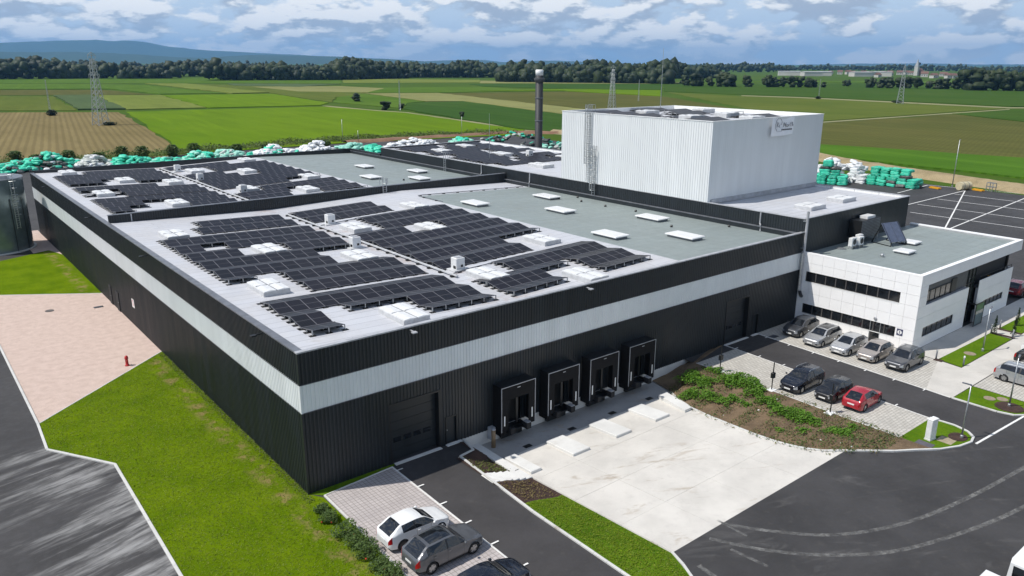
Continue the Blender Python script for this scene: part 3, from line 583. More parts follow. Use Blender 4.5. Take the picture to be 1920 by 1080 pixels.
# dock shelters
for x in DOCKX:
    w = 3.1; yf = -1.02; f = yf-.015
    d = obj('dock_shelter', (lambda m: (m.box(x,x+w,yf,-.06,3.26,3.40), m.box(x,x+.07,yf,-.06,.02,3.26), m.box(x+w-.07,x+w,yf,-.06,.02,3.26), m)[3])(MB()), DBLACK, hall)
    mb = MB(); mb.box(x+.05,x+w-.05,yf+.05,-.07,3.401,3.43); obj('top_cover', mb, BLACK, d)
    mb = MB(); mb.box(x+.06,x+.62,f-.02,f,.04,3.36); mb.box(x+w-.62,x+w-.06,f-.02,f,.04,3.36); mb.box(x+.62,x+w-.62,f-.022,f-.002,2.4,3.36); obj('curtain', mb, DBLACK, d)
    mb = MB(); mb.box(x-.015,x+.03,f-.035,f-.0,.04,3.42); mb.box(x+w-.03,x+w+.015,f-.035,f,.04,3.42); mb.box(x+.03,x+w-.03,f-.036,f,3.375,3.42); obj('edge_trim', mb, CAPL, d)
    for xx in (x+.22, x+w-.34): mb = MB(); mb.box(xx,xx+.10,f-.032,f-.021,.48,1.24); obj('guide_stripe', mb, WPAINT, d)
    mb = MB(); mb.box(x+w/2-.13,x+w/2+.13,f-.05,f-.025,3.14,3.19); obj('number_plate', mb, CAPL, d)
    mb = MB(); mb.box(x+.5,x+w-.5,.25,.3,-.1,2.4); obj('dock_door', mb, BLACK, d); mb = MB(); mb.box(x+1.75,x+1.95,-.5,-.44,.1,2.4); obj('inner_flap', mb, BLACK, d)
    mb = MB(); mb.box(x+.55,x+w-.55,-.6,.25,-.12,-.02); mb.box(x+.62,x+w-.62,-1.0,-.6,-.14,-.06); obj('dock_leveller', mb, BLACK, d)
    for xx in (x+.62, x+w-1.0):
        mb = MB(); mb.cbox(xx,xx+.4,-1.35,-.75,-.22,.24,.04); obj('bumper', mb, RUBBER, d)
    mb = MB(); mb.box(x+w-.95,x+w-.58,-1.3,-.8,.241,.28); obj('bumper_cap', mb, CAPL, d)
    mb = MB(); mb.box(x-.02,x+.30,yf+.02,-.06,-.16,.019); mb.box(x-.02,x+.18,yf+.02,-.06,-.30,-.161); obj('skirt', mb, DBLACK, d)
    mb = MB(); mb.box(x+.6,x+w-.6,-.3,-.02,-.9,-.3); obj('dock_pit', mb, BLACK, d)
# tower block east of the halls, with the white tower on it
side = thing('side_block', 'taller black clad block along the east side of the warehouse', 'building')
BX, BY = 75.2, 83.2
mb = MB(); ribs(mb,'y',0,BY,LX,-1,8.4,H3,.3); obj('wall', mb, DARK, side)
mb = MB(); ribs(mb,'x',LX,BX,.01,-1,0,H3,.3,.012); obj('wall', mb, DARK, side)
mb = MB(); mb.add([(BX,0,0),(BX,BY,0),(BX,BY,H3),(BX,0,H3)],[(0,1,2,3)]); mb.add([(LX,BY,0),(LX,BY,H3),(BX,BY,H3),(BX,BY,0)],[(0,1,2,3)]); obj('wall', mb, DARK, side)
mb = MB(); mb.add([(LX+.25,.25,10.22),(BX-.25,.25,10.22),(BX-.25,BY-.25,10.22),(LX+.25,BY-.25,10.22)],[(0,1,2,3)]); obj('roof_membrane', mb, ROOF_S, side)
mb = MB(); mb.box(LX-.06,LX+.3,-.06,BY+.06,H3-.06,H3); mb.box(LX+.3,BX+.06,-.06,.3,H3-.06,H3+.002); obj('parapet_cap', mb, CAPL, side)
mb = MB(); mb.box(LX+.3,BX+.06,BY-.3,BY+.06,H3-.06,H3+.003); mb.box(BX-.3,BX+.06,.3,BY-.3,H3-.06,H3+.001); obj('parapet_cap', mb, CAPL, side)
mb = MB()
for k in range(27): mb.box(BX-.34,BX-.3,.4+k*3.05,.4+k*3.05+3.0,10.2,H3-.07)
obj('parapet_inner', mb, WPAINT, side)
T0, T1, TX, HT = 11.737, 35.466, 75.15, 19.167
tow = thing('tower', 'tall white ribbed metal tower rising from the black side block', 'building')
mb = MB(); ribs(mb,'y',T0,T1,LX-.03,-1,H3+.003,HT,.33,.045); obj('wall', mb, WHITE_C, tow)
mb = MB(); ribs(mb,'x',LX-.03,TX,T0,-1,10.22,HT,.33,.007); obj('wall', mb, WHITE_C, tow)
mb = MB(); mb.add([(TX,T0,10.2),(TX,T1,10.2),(TX,T1,HT),(TX,T0,HT)],[(0,1,2,3)]); mb.add([(LX,T1,10.2),(LX,T1,HT),(TX,T1,HT),(TX,T1,10.2)],[(0,1,2,3)]); obj('wall', mb, WHITE_C, tow)
mb = MB(); mb.add([(LX,T0,18.75),(TX,T0,18.75),(TX,T1,18.75),(LX,T1,18.75)],[(0,1,2,3)]); obj('roof_membrane', mb, ROOF_S, tow)
mb = MB(); mb.box(LX-.1,LX+.2,T0-.05,T1+.05,HT,HT+.06); mb.box(TX-.2,TX+.05,T0-.05,T1+.05,HT,HT+.06); mb.box(LX+.2,TX-.2,T0-.05,T0+.2,HT,HT+.058); mb.box(LX+.2,TX-.2,T1-.2,T1+.05,HT,HT+.058)
mb.box(LX+.1,TX-.1,T1-.25,T1-.2,18.7,HT); mb.box(TX-.26,TX-.2,T0+.1,T1-.2,18.7,HT); obj('parapet_cap', mb, WPAINT, tow)
mb = MB(); mb.box(LX+.5,TX,T0-.13,T0-.03,10.3,10.75); obj('flashing', mb, CAPL, tow)
# ladders
def ladder(pos, z0, z1, cage=True, name='roof_ladder', label='', face=-1, wid=.5, hoop0=2.2):
    t = thing(name, label, 'ladder', pos); mb = MB()
    for s_ in (-1,1): mb.bar((-.18,s_*wid/2,z0),(-.18,s_*wid/2,z1+1.0),.07,.05)
    obj('rail', mb, GALV, t); mb = MB(); z = z0+.25
    while z < z1+.1: mb.bar((-.18,-wid/2,z),(-.18,wid/2,z),.035); z += .28
    obj('rungs', mb, GALV, t)['kind'] = 'stuff'
    if cage:
        z = z0+hoop0; mb = MB()
        while z < z1+1.1:
            mb.tube([(-.18+.02-(.62*math.sin(a)), .38*math.cos(a), z) for a in [math.pi*k/8 for k in range(9)]], .028, 4); z += .85
        for a in (.5,1.1,1.57,2.0,2.6): mb.bar((-.16-.62*math.sin(a),.38*math.cos(a),z0+hoop0),(-.16-.62*math.sin(a),.38*math.cos(a),z1+1.05),.04)
        obj('cage', mb, GALV, t)
    mb = MB()
    for s_ in (-1,1): mb.tube([(-.18,s_*wid/2,z1+1),(.2,s_*wid/2,z1+1.05),(.6,s_*wid/2,z1+1),(.6,s_*wid/2,z1)], .03, 5)
    obj('guard_rail', mb, GALV, t); return t
ladder((LX-.05,30.3,0),10.7,HT,label='tall caged steel ladder up the white tower wall'); ladder((LX-.05,29.2,0),rz(52.9),14.2,label='caged steel ladder from the green roof to halfway up the white tower',hoop0=1.2)
ladder((LX-.45,62.0,0),rz(52),H3,cage=True,label='steel ladder from the far green roof up to the panel covered side block',hoop0=3.0)
l_ = ladder((32.8,47.1,0),8.9,9.9,cage=True,label='short steel ladder over the fire wall between the two hall roofs',hoop0=1.4); l_.rotation_euler = (0,0,R(90))
# rain pipes on the block wall
for y, z1 in ((53.0,H3-.1),(41.8,H3-.1),(4.9,H3-.1)):
    mb = MB(); mb.tube([(LX-.1,y,z1),(LX-.1,y,9.3),(LX-.45,y-.3,9.15),(LX-.5,y-.35,8.6)], .09, 6); tag(obj('rain_pipe', mb, CAPL), 'pale rain pipe running down the black side block onto the roof ledge', 'pipe', 'rain pipes on the side block')
for i, (x, y, z) in enumerate([(2.6,47.1,9.8)]):
    mb = MB(); mb.tube([(x,y,z),(x,y,9.0)], .06, 6); tag(obj('rain_pipe', mb, CAPL), 'thin pale pipe down the fire wall near the west parapet', 'pipe')
fl_ = thing('flue_pipe', 'pair of tall grey pipes rising past the roof at the hall corner by the office', 'pipe')
mb = MB(); mb.tube([(LX-.12,-.35,2.9),(LX-.12,-.35,11.3)], .13, 10); obj('pipe', mb, CAPL, fl_); mb = MB(); mb.tube([(LX-.45,-.4,3.4),(LX-.45,-.4,7.2)], .1, 8); obj('pipe', mb, GALV, fl_)
mb = MB(); mb.tube([(LX-.12,-.35,3.2),(LX-.2,-.6,2.75),(LX-.35,-.75,2.8)], .16, 8); obj('elbow', mb, BLACK, fl_)
for z in (7.6,9.2,10.3): mb = MB(); mb.box(LX-.35,LX+.1,-.3,-.02,z,z+.05); obj('bracket', mb, GALV, fl_)
# wall lamps under the parapet
for x, y, r_ in [(0,5.2,0),(0,31,0),(0,53,0),(0,80,0)]:
    mb = MB(); mb.box(-.42,-.04,y-.05,y+.05,8.86,8.92); mb.box(-.75,-.42,y-.14,y+.14,8.82,8.9); tag(obj('wall_lamp', mb, BLACK), 'black arm lamp under the parapet of the west wall', 'wall lamp', 'lamps along the west parapet')
for x in (7.5,23.0,): 
    mb = MB(); mb.box(x-.05,x+.05,-.4,-.04,8.9,8.95); mb.box(x-.16,x+.16,-.7,-.4,8.86,8.93); tag(obj('wall_lamp', mb, CAPL), 'small floodlight under the parapet above the loading dock wall', 'wall lamp', 'floodlights above the dock wall')
# sign on the west wall
t = thing('wall_sign', 'small white sign with red ring on the black west wall', 'sign', (-.06,39.0,2.5)); mb = MB(); mb.box(-.02,0,-.42,.42,-.42,.42); obj('board', mb, WPAINT, t)
mb = MB(); n = 20
for k in range(n):
    a, b = 2*math.pi*k/n, 2*math.pi*(k+1)/n; mb.add([(-.024,.3*math.cos(q)*s_,.3*math.sin(q)*s_+.06) for q in (a,b) for s_ in (.7,1)],[(0,1,3,2)])
obj('ring', mb, RED, t)
# chimney
ch = thing('chimney', 'tall slim dark grey chimney stack with white cap behind the side block', 'chimney', (77.0,67.8,0)); mb = MB(); mb.lathe([(.8,0),(.72,1),(.69,1.2),(.69,23.0)],n=20); obj('stack', mb, simple('stack_grey',(.02,.023,.027),.6,0), ch, True)
mb = MB(); mb.lathe([(.7,23.0),(.7,23.9),(.55,24.0)],n=20); obj('cap', mb, WPAINT, ch, True); mb = MB(); mb.lathe([(.72,21.8),(.95,22.2),(.95,22.5),(.72,22.6)],n=20); obj('collar', mb, simple('collar',(.06,.065,.07),.5), ch)
for z in (5,10,15,19): mb = MB(); mb.lathe([(.69,z),(.74,z+.02),(.74,z+.16),(.69,z+.18)],n=20); obj('flange', mb, CAPG, ch)
# hand drawn banner on the tower
bn = thing('banner', 'white cloth banner with hand lettering hung from the tower parapet', 'banner', (63.6,T0-.28,19.2))
mb = MB(); nx, nz = 18, 10; vs = []
for i in range(nx+1):
    for k in range(nz+1):
        u = i/nx; w = k/nz; sag = -.28*math.sin(math.pi*min(1,u*1.05))**2*(1-w)*(1 if u > .3 else u/.3); vs.append((u*4.5-.25*w*(1-u), -.06*math.sin(u*9+w*2)*(.3+w)-.03, sag-2.1*w-.05*math.sin(u*5)*w))
mb.add(vs, [(i*(nz+1)+k, i*(nz+1)+k+1, (i+1)*(nz+1)+k+1, (i+1)*(nz+1)+k) for i in range(nx) for k in range(nz)]); obj('cloth', mb, simple('banner_cloth',(.88,.89,.91),.8,var=.03), bn, True)
INK = simple('ink', (.03,.032,.04), .8)
def stroke(pts, w=.055):
    P = [(p[0],-.16,p[1]) for p in pts]; m_ = MB()
    for a, b in zip(P[:-1], P[1:]): m_.bar(a, b, w, .01)
    return m_
LET = [ # coordinates in metres right/down from the banner's top left corner
 [(1.75,-.62),(1.7,-.42),(1.4,-.14),(1.0,-.10),(.62,-.32),(.5,-.75),(.56,-1.2),(.8,-1.55),(1.0,-1.62),(1.9,-1.6)], [(.82,-.55),(.8,-1.12)], [(.82,-.55),(1.05,-.58),(1.08,-.75),(.86,-.84),(1.12,-1.12)],
 [(1.55,-.84),(1.28,-.84),(1.27,-1.15),(1.58,-1.15)], [(1.28,-.98),(1.5,-.98)], [(1.72,-.62),(1.72,-.86)], [(2.05,-1.14),(2.18,-.6),(2.38,-1.02),(2.6,-.62),(2.55,-1.14)],
 [(3.05,-.84),(2.82,-.86),(2.74,-1.05),(2.86,-1.16),(3.05,-1.05),(3.05,-.84),(3.12,-1.12)], [(3.45,-.82),(3.26,-.95),(3.3,-1.08),(3.52,-1.06)], [(3.62,-.62),(3.64,-1.12)], [(3.5,-.74),(4.1,-.72)], [(3.95,-.62),(3.92,-1.1)], [(3.92,-.9),(4.1,-.84),(4.12,-1.1)]]
x = 1.75
for ch_ in range(11): LET.append([(x+.02,-1.52),(x+.04,-1.34),(x+.13,-1.36 if ch_%2 else -1.44),(x+.1,-1.45),(x+.15,-1.5)]); x += .21
mb = MB()
for L_ in LET:
    m_ = stroke(L_, .05); mb.add(m_.v, m_.f)
obj('lettering', mb, INK, bn)

# ------------------------------------------------------------------ office
off = thing('office_building', 'two storey white panelled office with ribbon windows and a green grey roof', 'office')
OY = -11.8; OXE = 76.7; WX = LX+.02
def opanel(x0,x1,y0,y1,z0,z1,name='panel',mat=OFFW): mb = MB(); mb.box(x0,x1,y0,y1,z0,z1); return obj(name, mb, mat, off)
mb = MB(); mb.box(WX+.16,75.0,OY+.7,-.03,0,6.88); obj('core', mb, simple('office_core',(.02,.02,.022),.6), off)
mb = MB(); mb.box(WX+.10,WX+.16,OY+.1,-.03,0,1.0); mb.box(WX+.10,WX+.16,OY+.1,-.03,2.02,4.28); mb.box(WX+.10,WX+.16,OY+.1,-.03,5.34,7.05); obj('backing', mb, CAPL, off)
cols = [-.04-1.176*k for k in range(11)]; g = .009
for r0, r1, kind in ((0.05,1.02,'f'),(1.02,2.0,'w'),(2.0,3.15,'f'),(3.15,4.3,'f'),(4.3,5.32,'w'),(5.32,6.2,'f'),(6.2,7.08,'f')):
    for a, b in zip(cols[:-1], cols[1:]):
        ya, yb = b, a
        if kind == 'w':
            if yb > -.75 and ya < -.75: ya = -.75
            elif ya < -10.1 < yb: yb = -10.1
            elif ya >= -10.12 and yb <= -.7: continue
        if r0 < 1.0 and ya < -7.75 and yb > -8.75:      # staff door
            if yb > -7.75: opanel(WX,WX+.06,-7.75+g,yb-g,r0+g,r1-g)
            if ya < -8.75: opanel(WX,WX+.06,ya+g,-8.75-g,r0+g,r1-g)
            continue
        opanel(WX,WX+.06,ya+g,yb-g,r0+g,r1-g)
MULL = simple('mullion', (.075,.07,.068), .5)
def ribbon_w(y0, y1, z0, z1, n, x=WX+.11):
    f = obj('window', (lambda m: ([m.box(x-.03,x+.03,y0+(y1-y0)*k/n-.05,y0+(y1-y0)*k/n+.05,z0,z1) for k in range(n+1)], m.box(x-.03,x+.029,y0,y1,z0,z0+.05), m.box(x-.03,x+.029,y0,y1,z1-.05,z1), m)[3])(MB()), MULL, off)
    for k in range(n): mb = MB(); mb.box(x+.0,x+.012,y0+(y1-y0)*k/n+.051,y0+(y1-y0)*(k+1)/n-.051,z0+.05,z1-.05); obj('pane', mb, GLASS, f)
    mb = MB(); mb.box(x-.14,x-.03,y0,y1,z0-.03,z0+.0); obj('sill', mb, WPAINT, f)
ribbon_w(-10.1,-.75,4.3,5.32,9); ribbon_w(-10.1,-.75,1.02,2.0,9)
mb = MB(); mb.box(WX+.03,WX+.07,-8.7,-7.8,.05,1.0); d_ = obj('staff_door', mb, GLASS, off); [obj('jamb', (lambda m: (m.box(WX+.01,WX+.08,a,a+.06,.03,2.02), m)[1])(MB()), GALV, d_) for a in (-8.75,-7.81)]
# south front
def spanel(x0,x1,z0,z1,y=OY,mat=OFFW): return opanel(x0+g,x1-g,y,y+.06,z0+g,z1-g,mat=mat)
for z0, z1 in ((.05,1.08),(2.0,3.1),(3.1,4.2)):
    for x0, x1 in ((WX+.0,56.6),(56.6,60.3),(60.3,64.0)): spanel(x0,x1,z0,z1)
for x0, x1 in ((WX,54.7),(61.2,64.0)): spanel(x0,x1,1.08,2.0)
for z0, z1 in ((4.2,5.15),(5.15,6.1)): spanel(WX,54.55,z0,z1)
for x0, x1 in zip([WX,57,61,65,69,73], [57,61,65,69,73,OXE]): spanel(x0,x1,6.1,7.08)
for z0, z1 in ((.05,1.3),(2.0,3.2),(3.2,4.45)):
    for x0, x1 in ((66.5,69.4),(69.4,72.3),(72.3,75.2)): spanel(x0,x1,z0,z1)
for x0, x1 in ((66.5,68.4),(73.5,75.2)): spanel(x0,x1,1.3,2.0)
mb = MB(); mb.box(WX+.17,63.9,OY+.08,OY+.6,0,1.05); mb.box(WX+.17,63.9,OY+.08,OY+.6,2.05,4.18); mb.box(66.6,75.1,OY+.08,OY+.3,0,1.25); mb.box(66.6,75.1,OY+.08,OY+.3,2.05,3.6); obj('backing', mb, CAPL, off)
mb = MB(); mb.box(54.55,64.0,OY+.35,OY+.42,4.2,6.1); mb.box(66.5,74.3,OY+.9,OY+.97,3.6,6.1); obj('recessed_wall', mb, OFFG, off)
mb = MB(); mb.box(54.56,OXE-.05,OY+.07,OY+1.2,6.04,6.1); mb.box(75.0,OXE-.05,OY+1.2,-.05,6.04,6.12); obj('soffit', mb, OFFG, off)
mb = MB(); mb.box(OXE-.06,OXE,OY+.061,-.05,6.1,7.08); obj('fascia', mb, OFFW, off)
def ribbon_s(x0, x1, z0, z1, n, y):
    f = obj('window', (lambda m: ([m.box(x0+(x1-x0)*k/n-.04,x0+(x1-x0)*k/n+.04,y-.03,y+.03,z0,z1) for k in range(n+1)], m.box(x0,x1,y-.03,y+.029,z0,z0+.06), m.box(x0,x1,y-.03,y+.029,z1-.06,z1), m)[3])(MB()), BLACK, off)
    for k in range(n): mb = MB(); mb.box(x0+(x1-x0)*k/n+.041,x0+(x1-x0)*(k+1)/n-.041,y,y+.012,z0+.06,z1-.06); obj('pane', mb, GLASS, f)
    return f
ribbon_s(54.7,61.2,1.08,2.0,6,OY+.12); ribbon_s(54.7,60.2,4.25,5.35,5,OY+.3); ribbon_s(68.4,73.5,1.3,2.0,5,OY+.12)
mb = MB(); mb.box(60.3,61.4,OY+.25,OY+.34,4.25,5.6); obj('terrace_door', mb, BLACK, off)
GG = simple('green_glass', (.022,.03,.024), .05, **{'Specular IOR Level': .9})
for k in range(3):
    for z0, z1 in ((.05,2.3),(2.4,4.2),(4.3,6.0)): mb = MB(); mb.box(64.05+k*.82,64.83+k*.82,OY+.5,OY+.52,z0,z1); obj('entrance_glass', mb, GG, off)
mb = MB()
for k in range(4): mb.box(64.0+k*.82-.03,64.0+k*.82+.05,OY+.44,OY+.56,.04,6.04)
for z in (2.31,4.21): mb.box(64,66.5,OY+.45,OY+.55,z,z+.08)
obj('entrance_frame', mb, BLACK, off)
mb = MB(); mb.box(65.0,67.0,OY-.62,OY-.56,2.3,2.4); mb.box(66.94,67.02,OY-.62,OY-.56,.04,2.4); mb.box(65.0,65.08,OY-.62,OY-.56,.04,2.4); mb.box(65.0,67.0,OY-.62,OY-.56,.04,.12); mb.box(64.9,65.0,OY-.62,OY+.45,2.3,2.4); d_ = obj('entrance_screen', mb, BLACK, off)
mb = MB(); mb.box(65.08,66.94,OY-.6,OY-.585,.12,2.3); obj('pane', mb, simple('screen_glass',(.10,.15,.15),.06), d_)
mb = MB(); mb.box(66.6,75.0,OY+.3,OY+.9,3.6,3.68); obj('terrace_floor', mb, OFFG, off)
mb = MB(); mb.bar((66.7,OY+.12,4.75),(75.0,OY+.12,4.75),.05)
for k in range(8): mb.bar((66.8+k*1.16,OY+.12,4.4),(66.8+k*1.16,OY+.12,4.75),.04)
obj('railing', mb, BLACK, off); mb = MB(); mb.box(74.7,74.95,OY+.5,OY+.75,4.4,6.05); obj('column', mb, BLACK, off)
mb = MB(); mb.box(75.05,75.2,OY+.07,-.04,0,4.4); obj('wall', mb, OFFW, off)
mb = MB(); mb.box(WX,WX+.42,OY+.42,-.04,7.08,7.2); mb.box(WX,OXE,OY,OY+.42,7.08,7.202); mb.box(OXE-.42,OXE,OY+.42,-.04,7.08,7.2); obj('parapet_cap', mb, OFFW, off)
mb = MB(); mb.add([(WX+.3,OY+.3,6.93),(OXE-.3,OY+.3,6.93),(OXE-.3,-.02,6.93),(WX+.3,-.02,6.93)],[(0,1,2,3)]); mb.box(WX+.1,OXE-.1,OY+.1,-.05,6.86,6.9); obj('roof_membrane', mb, ROOF_G, off)
mb = MB(); mb.box(WX+.3,WX+.42,OY+.42,-.1,6.9,7.08); mb.box(WX+.42,OXE-.42,OY+.3,OY+.42,6.9,7.08); mb.box(OXE-.42,OXE-.3,OY+.42,-.1,6.9,7.08); obj('parapet_inner', mb, CAPL, off)
# round lamp and wheelchair-bay style pictogram plate on the office wall
mb = MB(); mb.lathe([(.02,-.05),(.14,-.03),(.16,.03),(.1,.07)],n=14); o_ = tag(obj('wall_lamp', mb, CAPL, smooth=True), 'round pale lamp above the staff door of the office', 'wall lamp'); o_.location = (WX-.06,-8.2,2.35); o_.rotation_euler = (0,R(-90),0)
t = thing('wall_sign', 'square dark blue plate with white pictogram beside the office window', 'sign', (WX-.02,-10.55,1.62)); mb = MB(); mb.box(-.015,.02,-.27,.27,-.3,.3); obj('plate', mb, simple('sign_blue',(.05,.055,.12),.5), t)
mb = MB(); mb.add([(-.02,.2*math.cos(2*math.pi*k/16),.2*math.sin(2*math.pi*k/16)) for k in range(16)],[tuple(range(16))[::-1]]); obj('disc', mb, WPAINT, t); mb = MB(); mb.box(-.028,-.021,-.03,.03,-.14,.14); mb.box(-.028,-.021,-.03,.06,.1,.14); obj('numeral', mb, simple('sign_ink',(.05,.055,.12),.5), t)

# ================================================================== ROOF EQUIPMENT
def roofpt(u, v, h=0.0):
    z = 8.8
    for i in range(60):
        q = gnd(u, v, z+h); z = .5*z+.5*rz(min(max(q.x,0),LX))
    return Vector((q.x, q.y, z))
mb = MB(); mb.box(-.53,.53,-.855,.855,-.018,.018); PME = mb.mesh('panel', PANEL); TILT = R(9.5)
def solar(name_label, rows, x0, pitch, zfun, slope=True, group=None):
    """rows: (ridge_y, [S intervals], [N intervals]); N lies behind (north of) the ridge"""
    ys = [r[0] for r in rows]; cx = x0; cy = sum(ys)/len(ys)
    t = thing('solar_array', name_label, 'solar panels', (cx,cy,zfun(cx)), 0, group); o0 = Vector(t.location); fr = MB(); done = set()
    def strip(y0, y1, k0, k1, sgn):
        y0 += .5; y1 += .5                # sgn +1: face south, high at y1 ; -1: face north, high at y0
        for k in range(k0, k1):
            xc = x0+(k+.5)*pitch; yc = (y0+y1)/2; zc = zfun(xc)+.24; sl_ = (zfun(xc+.4)-zfun(xc-.4))/.8
            p = link('panel', PME, t, Vector((xc,yc,zc))-o0, (sgn*TILT, -math.atan(sl_), 0)); p.scale = ((pitch-.018)/1.06, 1, 1)
        for k in range(k0, k1+1):
            x = x0+k*pitch; z = zfun(x)
            for j, y in enumerate((y0+.06,(y0+y1)/2,y1-.06)):
                key = (k, round(y*4))
                if key in done: continue
                done.add(key); hz = (.10,.24,.38)[j if sgn > 0 else 2-j]
                fr.box(x-.03-o0.x,x+.03-o0.x,y-.03-o0.y,y+.03-o0.y,z-o0.z,z+hz-.03-o0.z,0); fr.box(x-.2-o0.x,x+.2-o0.x,y-.16-o0.y,y+.16-o0.y,z-.005-o0.z,z+.03-o0.z,1)
    for yr, Sx, Nx in rows:
        for a, b in Sx: strip(yr-1.7, yr, a, b, 1)
        for a, b in Nx: strip(yr, yr+1.7, a, b, -1)
    obj('mounting_frame', fr, [GALV, RUBBER], t)['kind'] = 'stuff'
    return t
A13 = [(0,13)]
XA, PA, XB, PB = 2.1, 1.096, 18.05, 1.075
solar('block of dark solar panels nearest the fire wall, west half of near roof', [(41.1,[(5,13)],[(5,13)]),(37.7,[(4,13)],[(4,13)])], XA, PA, rz)
solar('large stepped block of solar panels on the west half of the near roof', [(33.4,A13,A13),(30.0,[(0,2),(4,13)],A13),(26.6,[(0,4),(8,13)],[(0,4),(8,13)]),(23.2,[(0,9)],A13),(19.8,[(0,9)],[(0,9)]),(16.4,[(4,13)],[(0,2),(4,13)]),(13.0,[(4,13)],[(4,13)])], XA, PA, rz)
solar('low zigzag solar panels by the front parapet at the bare hall corner', [(8.75,A13,A13),(5.35,[(0,2),(8,13)],[(0,2),(4,13)]),(1.95,[],[(0,2),(8,13)])], XA, PA, rz)
solar('block of solar panels nearest the fire wall, east of the roof cable tray', [(41.0,[(0,9)],[(0,9)]),(37.6,[(0,9)],[(0,9)])], XB, PB, rz)
solar('largest solar panel block between the cable tray and the green roof', [(33.2,[(4,14)],[(4,14)]),(29.8,[(4,14)],[(4,14)]),(26.4,[(0,5),(9,14)],[(0,5),(9,14)]),(23.1,[(0,14)],[(0,14)]),(19.7,[(0,14)],[(0,14)]),(16.4,[(0,9)],[(0,14)]),(13.0,[(0,9)],[(0,9)])], XB, PB, rz)
solar('zigzag solar panels by the front parapet above the loading docks', [(8.75,[(4,14)],[(4,14)]),(5.35,[(0,5),(9,14)],[(0,8),(9,14)]),(1.95,[],[(0,5),(9,14)])], XB, PB, rz)
solar('solar panels on the far roof just behind the fire wall, west side', [(61.6,A13,A13),(58.2,[(0,4),(8,13)],A13),(54.8,[(0,2),(8,13)],[(0,4),(8,13)]),(51.4,[],[(0,2),(8,13)])], XA, PA, rz)
solar('solar panels in the middle of the far roof, west side', [(72.7,[(0,9)],[(0,9)]),(69.3,[(4,13)],A13),(65.9,[(4,13)],[(0,4),(4,13)])], XA, PA, rz)
solar('solar panels along the rear edge of the far roof, west side', [(89.9,[(4,13)],[(4,13)]),(86.3,A13,A13),(82.9,A13,A13),(79.5,[(0,4),(8,13)],[(0,5),(8,13)]),(76.1,[],[(0,4),(8,13)])], XA, PA, rz)
solar('solar panels on the far roof just behind the fire wall, east of the tray', [(61.6,[(4,14)],[(4,14)]),(58.2,[(0,6),(9,14)],[(0,6),(6,14)]),(54.8,[(0,5),(9,14)],[(0,5),(9,14)]),(51.4,[],[(9,14)])], XB, PB, rz)
solar('big stepped solar panel block on the far roof beside its green area', [(86.3,[(5,14)],[(5,14)]),(82.9,[(5,14)],[(5,14)]),(79.5,[(0,5),(9,14)],[(0,5),(9,14)]),(76.1,[(0,6),(9,14)],[(0,6),(9,14)]),(72.7,[(0,14)],[(0,14)]),(69.3,[(0,14)],[(0,14)]),(65.9,[(0,9)],[(0,14)])], XB, PB, rz)
solar('narrow solar panel row along the rear parapet, east of the tray', [(89.9,[(0,9)],[(0,9)])], XB, PB, rz)
z3 = lambda x: 10.22
rows3 = []
for i in range(12):
    y = 79.5-3.4*i; pats = [[(0,7),(9,16)],[(0,5),(7,12),(13,16)],[(1,16)],[(0,9),(11,16)],[(2,8),(10,17)],[(0,12)]][i%6]; rows3.append((y, pats, pats))
solar('dense dark solar panels covering the side block roof behind the tower', rows3[:9], 55.0, 1.08, z3)
zt = lambda x: 18.75
rt = [(33.0,[(0,5),(9,13)],[(0,5),(9,13)]),(29.6,[(1,6),(10,14)],[(1,6)]),(25.5,[(0,4),(7,12)],[(0,4),(7,12)]),(21.0,[(2,7)],[(2,7),(11,15)]),(16.5,[(0,5),(9,14)],[(0,5),(9,14)])]
solar('scattered solar panels on top of the white tower', rt, 55.2, 1.15, zt)
# twin-lid smoke hatches
def hatch(x, y, z, label, group, w=2.0, l=3.3, h=.42):
    t = thing('smoke_hatch', label, 'roof hatch', (x,y,z), 0, group); mb = MB(); mb.box(-w/2,w/2,-l/2,l/2,-.1,h-.07); obj('curb', mb, HATCH_S, t)
    mb = MB(); mb.box(-.06,.06,-l/2+.02,l/2-.02,h-.069,h-.03); obj('gutter', mb, CAPG, t)
    for s_ in (-1,1):
        mb = MB(); mb.box(s_*w/4-w/4+.07,s_*w/4+w/4-.07,-.025,.025,h+.012,h+.056); obj('lid_seam', mb, CAPL, t)
        mb = MB(); c = s_*w/4
        vs = [(c-w/4+.05,-l/2-.04,h-.068),(c+w/4-.05,-l/2-.04,h-.068),(c+w/4-.05,l/2+.04,h-.068),(c-w/4+.05,l/2+.04,h-.068)]
        mb.add(vs+[(a,b,h) for a,b,_ in vs]+[(c,-l/2,h+.05),(c,l/2,h+.05)], [(0,3,2,1),(0,1,5,4),(1,2,6,5),(2,3,7,6),(3,0,4,7),(4,5,8),(6,7,9),(5,6,9,8),(7,4,8,9)]); lid = obj('lid', mb, HATCH, t)
    return t
for x, y, lb in [(3.85,36.8,'alone by the west parapet near the fire wall'),(3.95,13.95,'by the west parapet between two panel blocks'),(8.85,26.0,'in the notch of the large stepped west panel block'),(14.35,19.4,'directly in front of the midway fan box'),(19.95,30.7,'beside the fan box and tray nearest the fire wall'),(30.5,36.2,'between two east panel blocks near the fire wall'),(25.7,25.4,'in the hole inside the largest panel block'),(19.6,7.75,'beside the fan box near the front parapet'),(30.5,13.7,'at the green roof edge before the largest panel block'),(25.2,2.35,'at the front parapet between zigzag panels above the docks'),(8.75,2.75,'at the front parapet nearest the bare hall corner')]:
    hatch(x, y, rz(x), 'white smoke hatch '+lb, 'smoke hatches on the near roof')
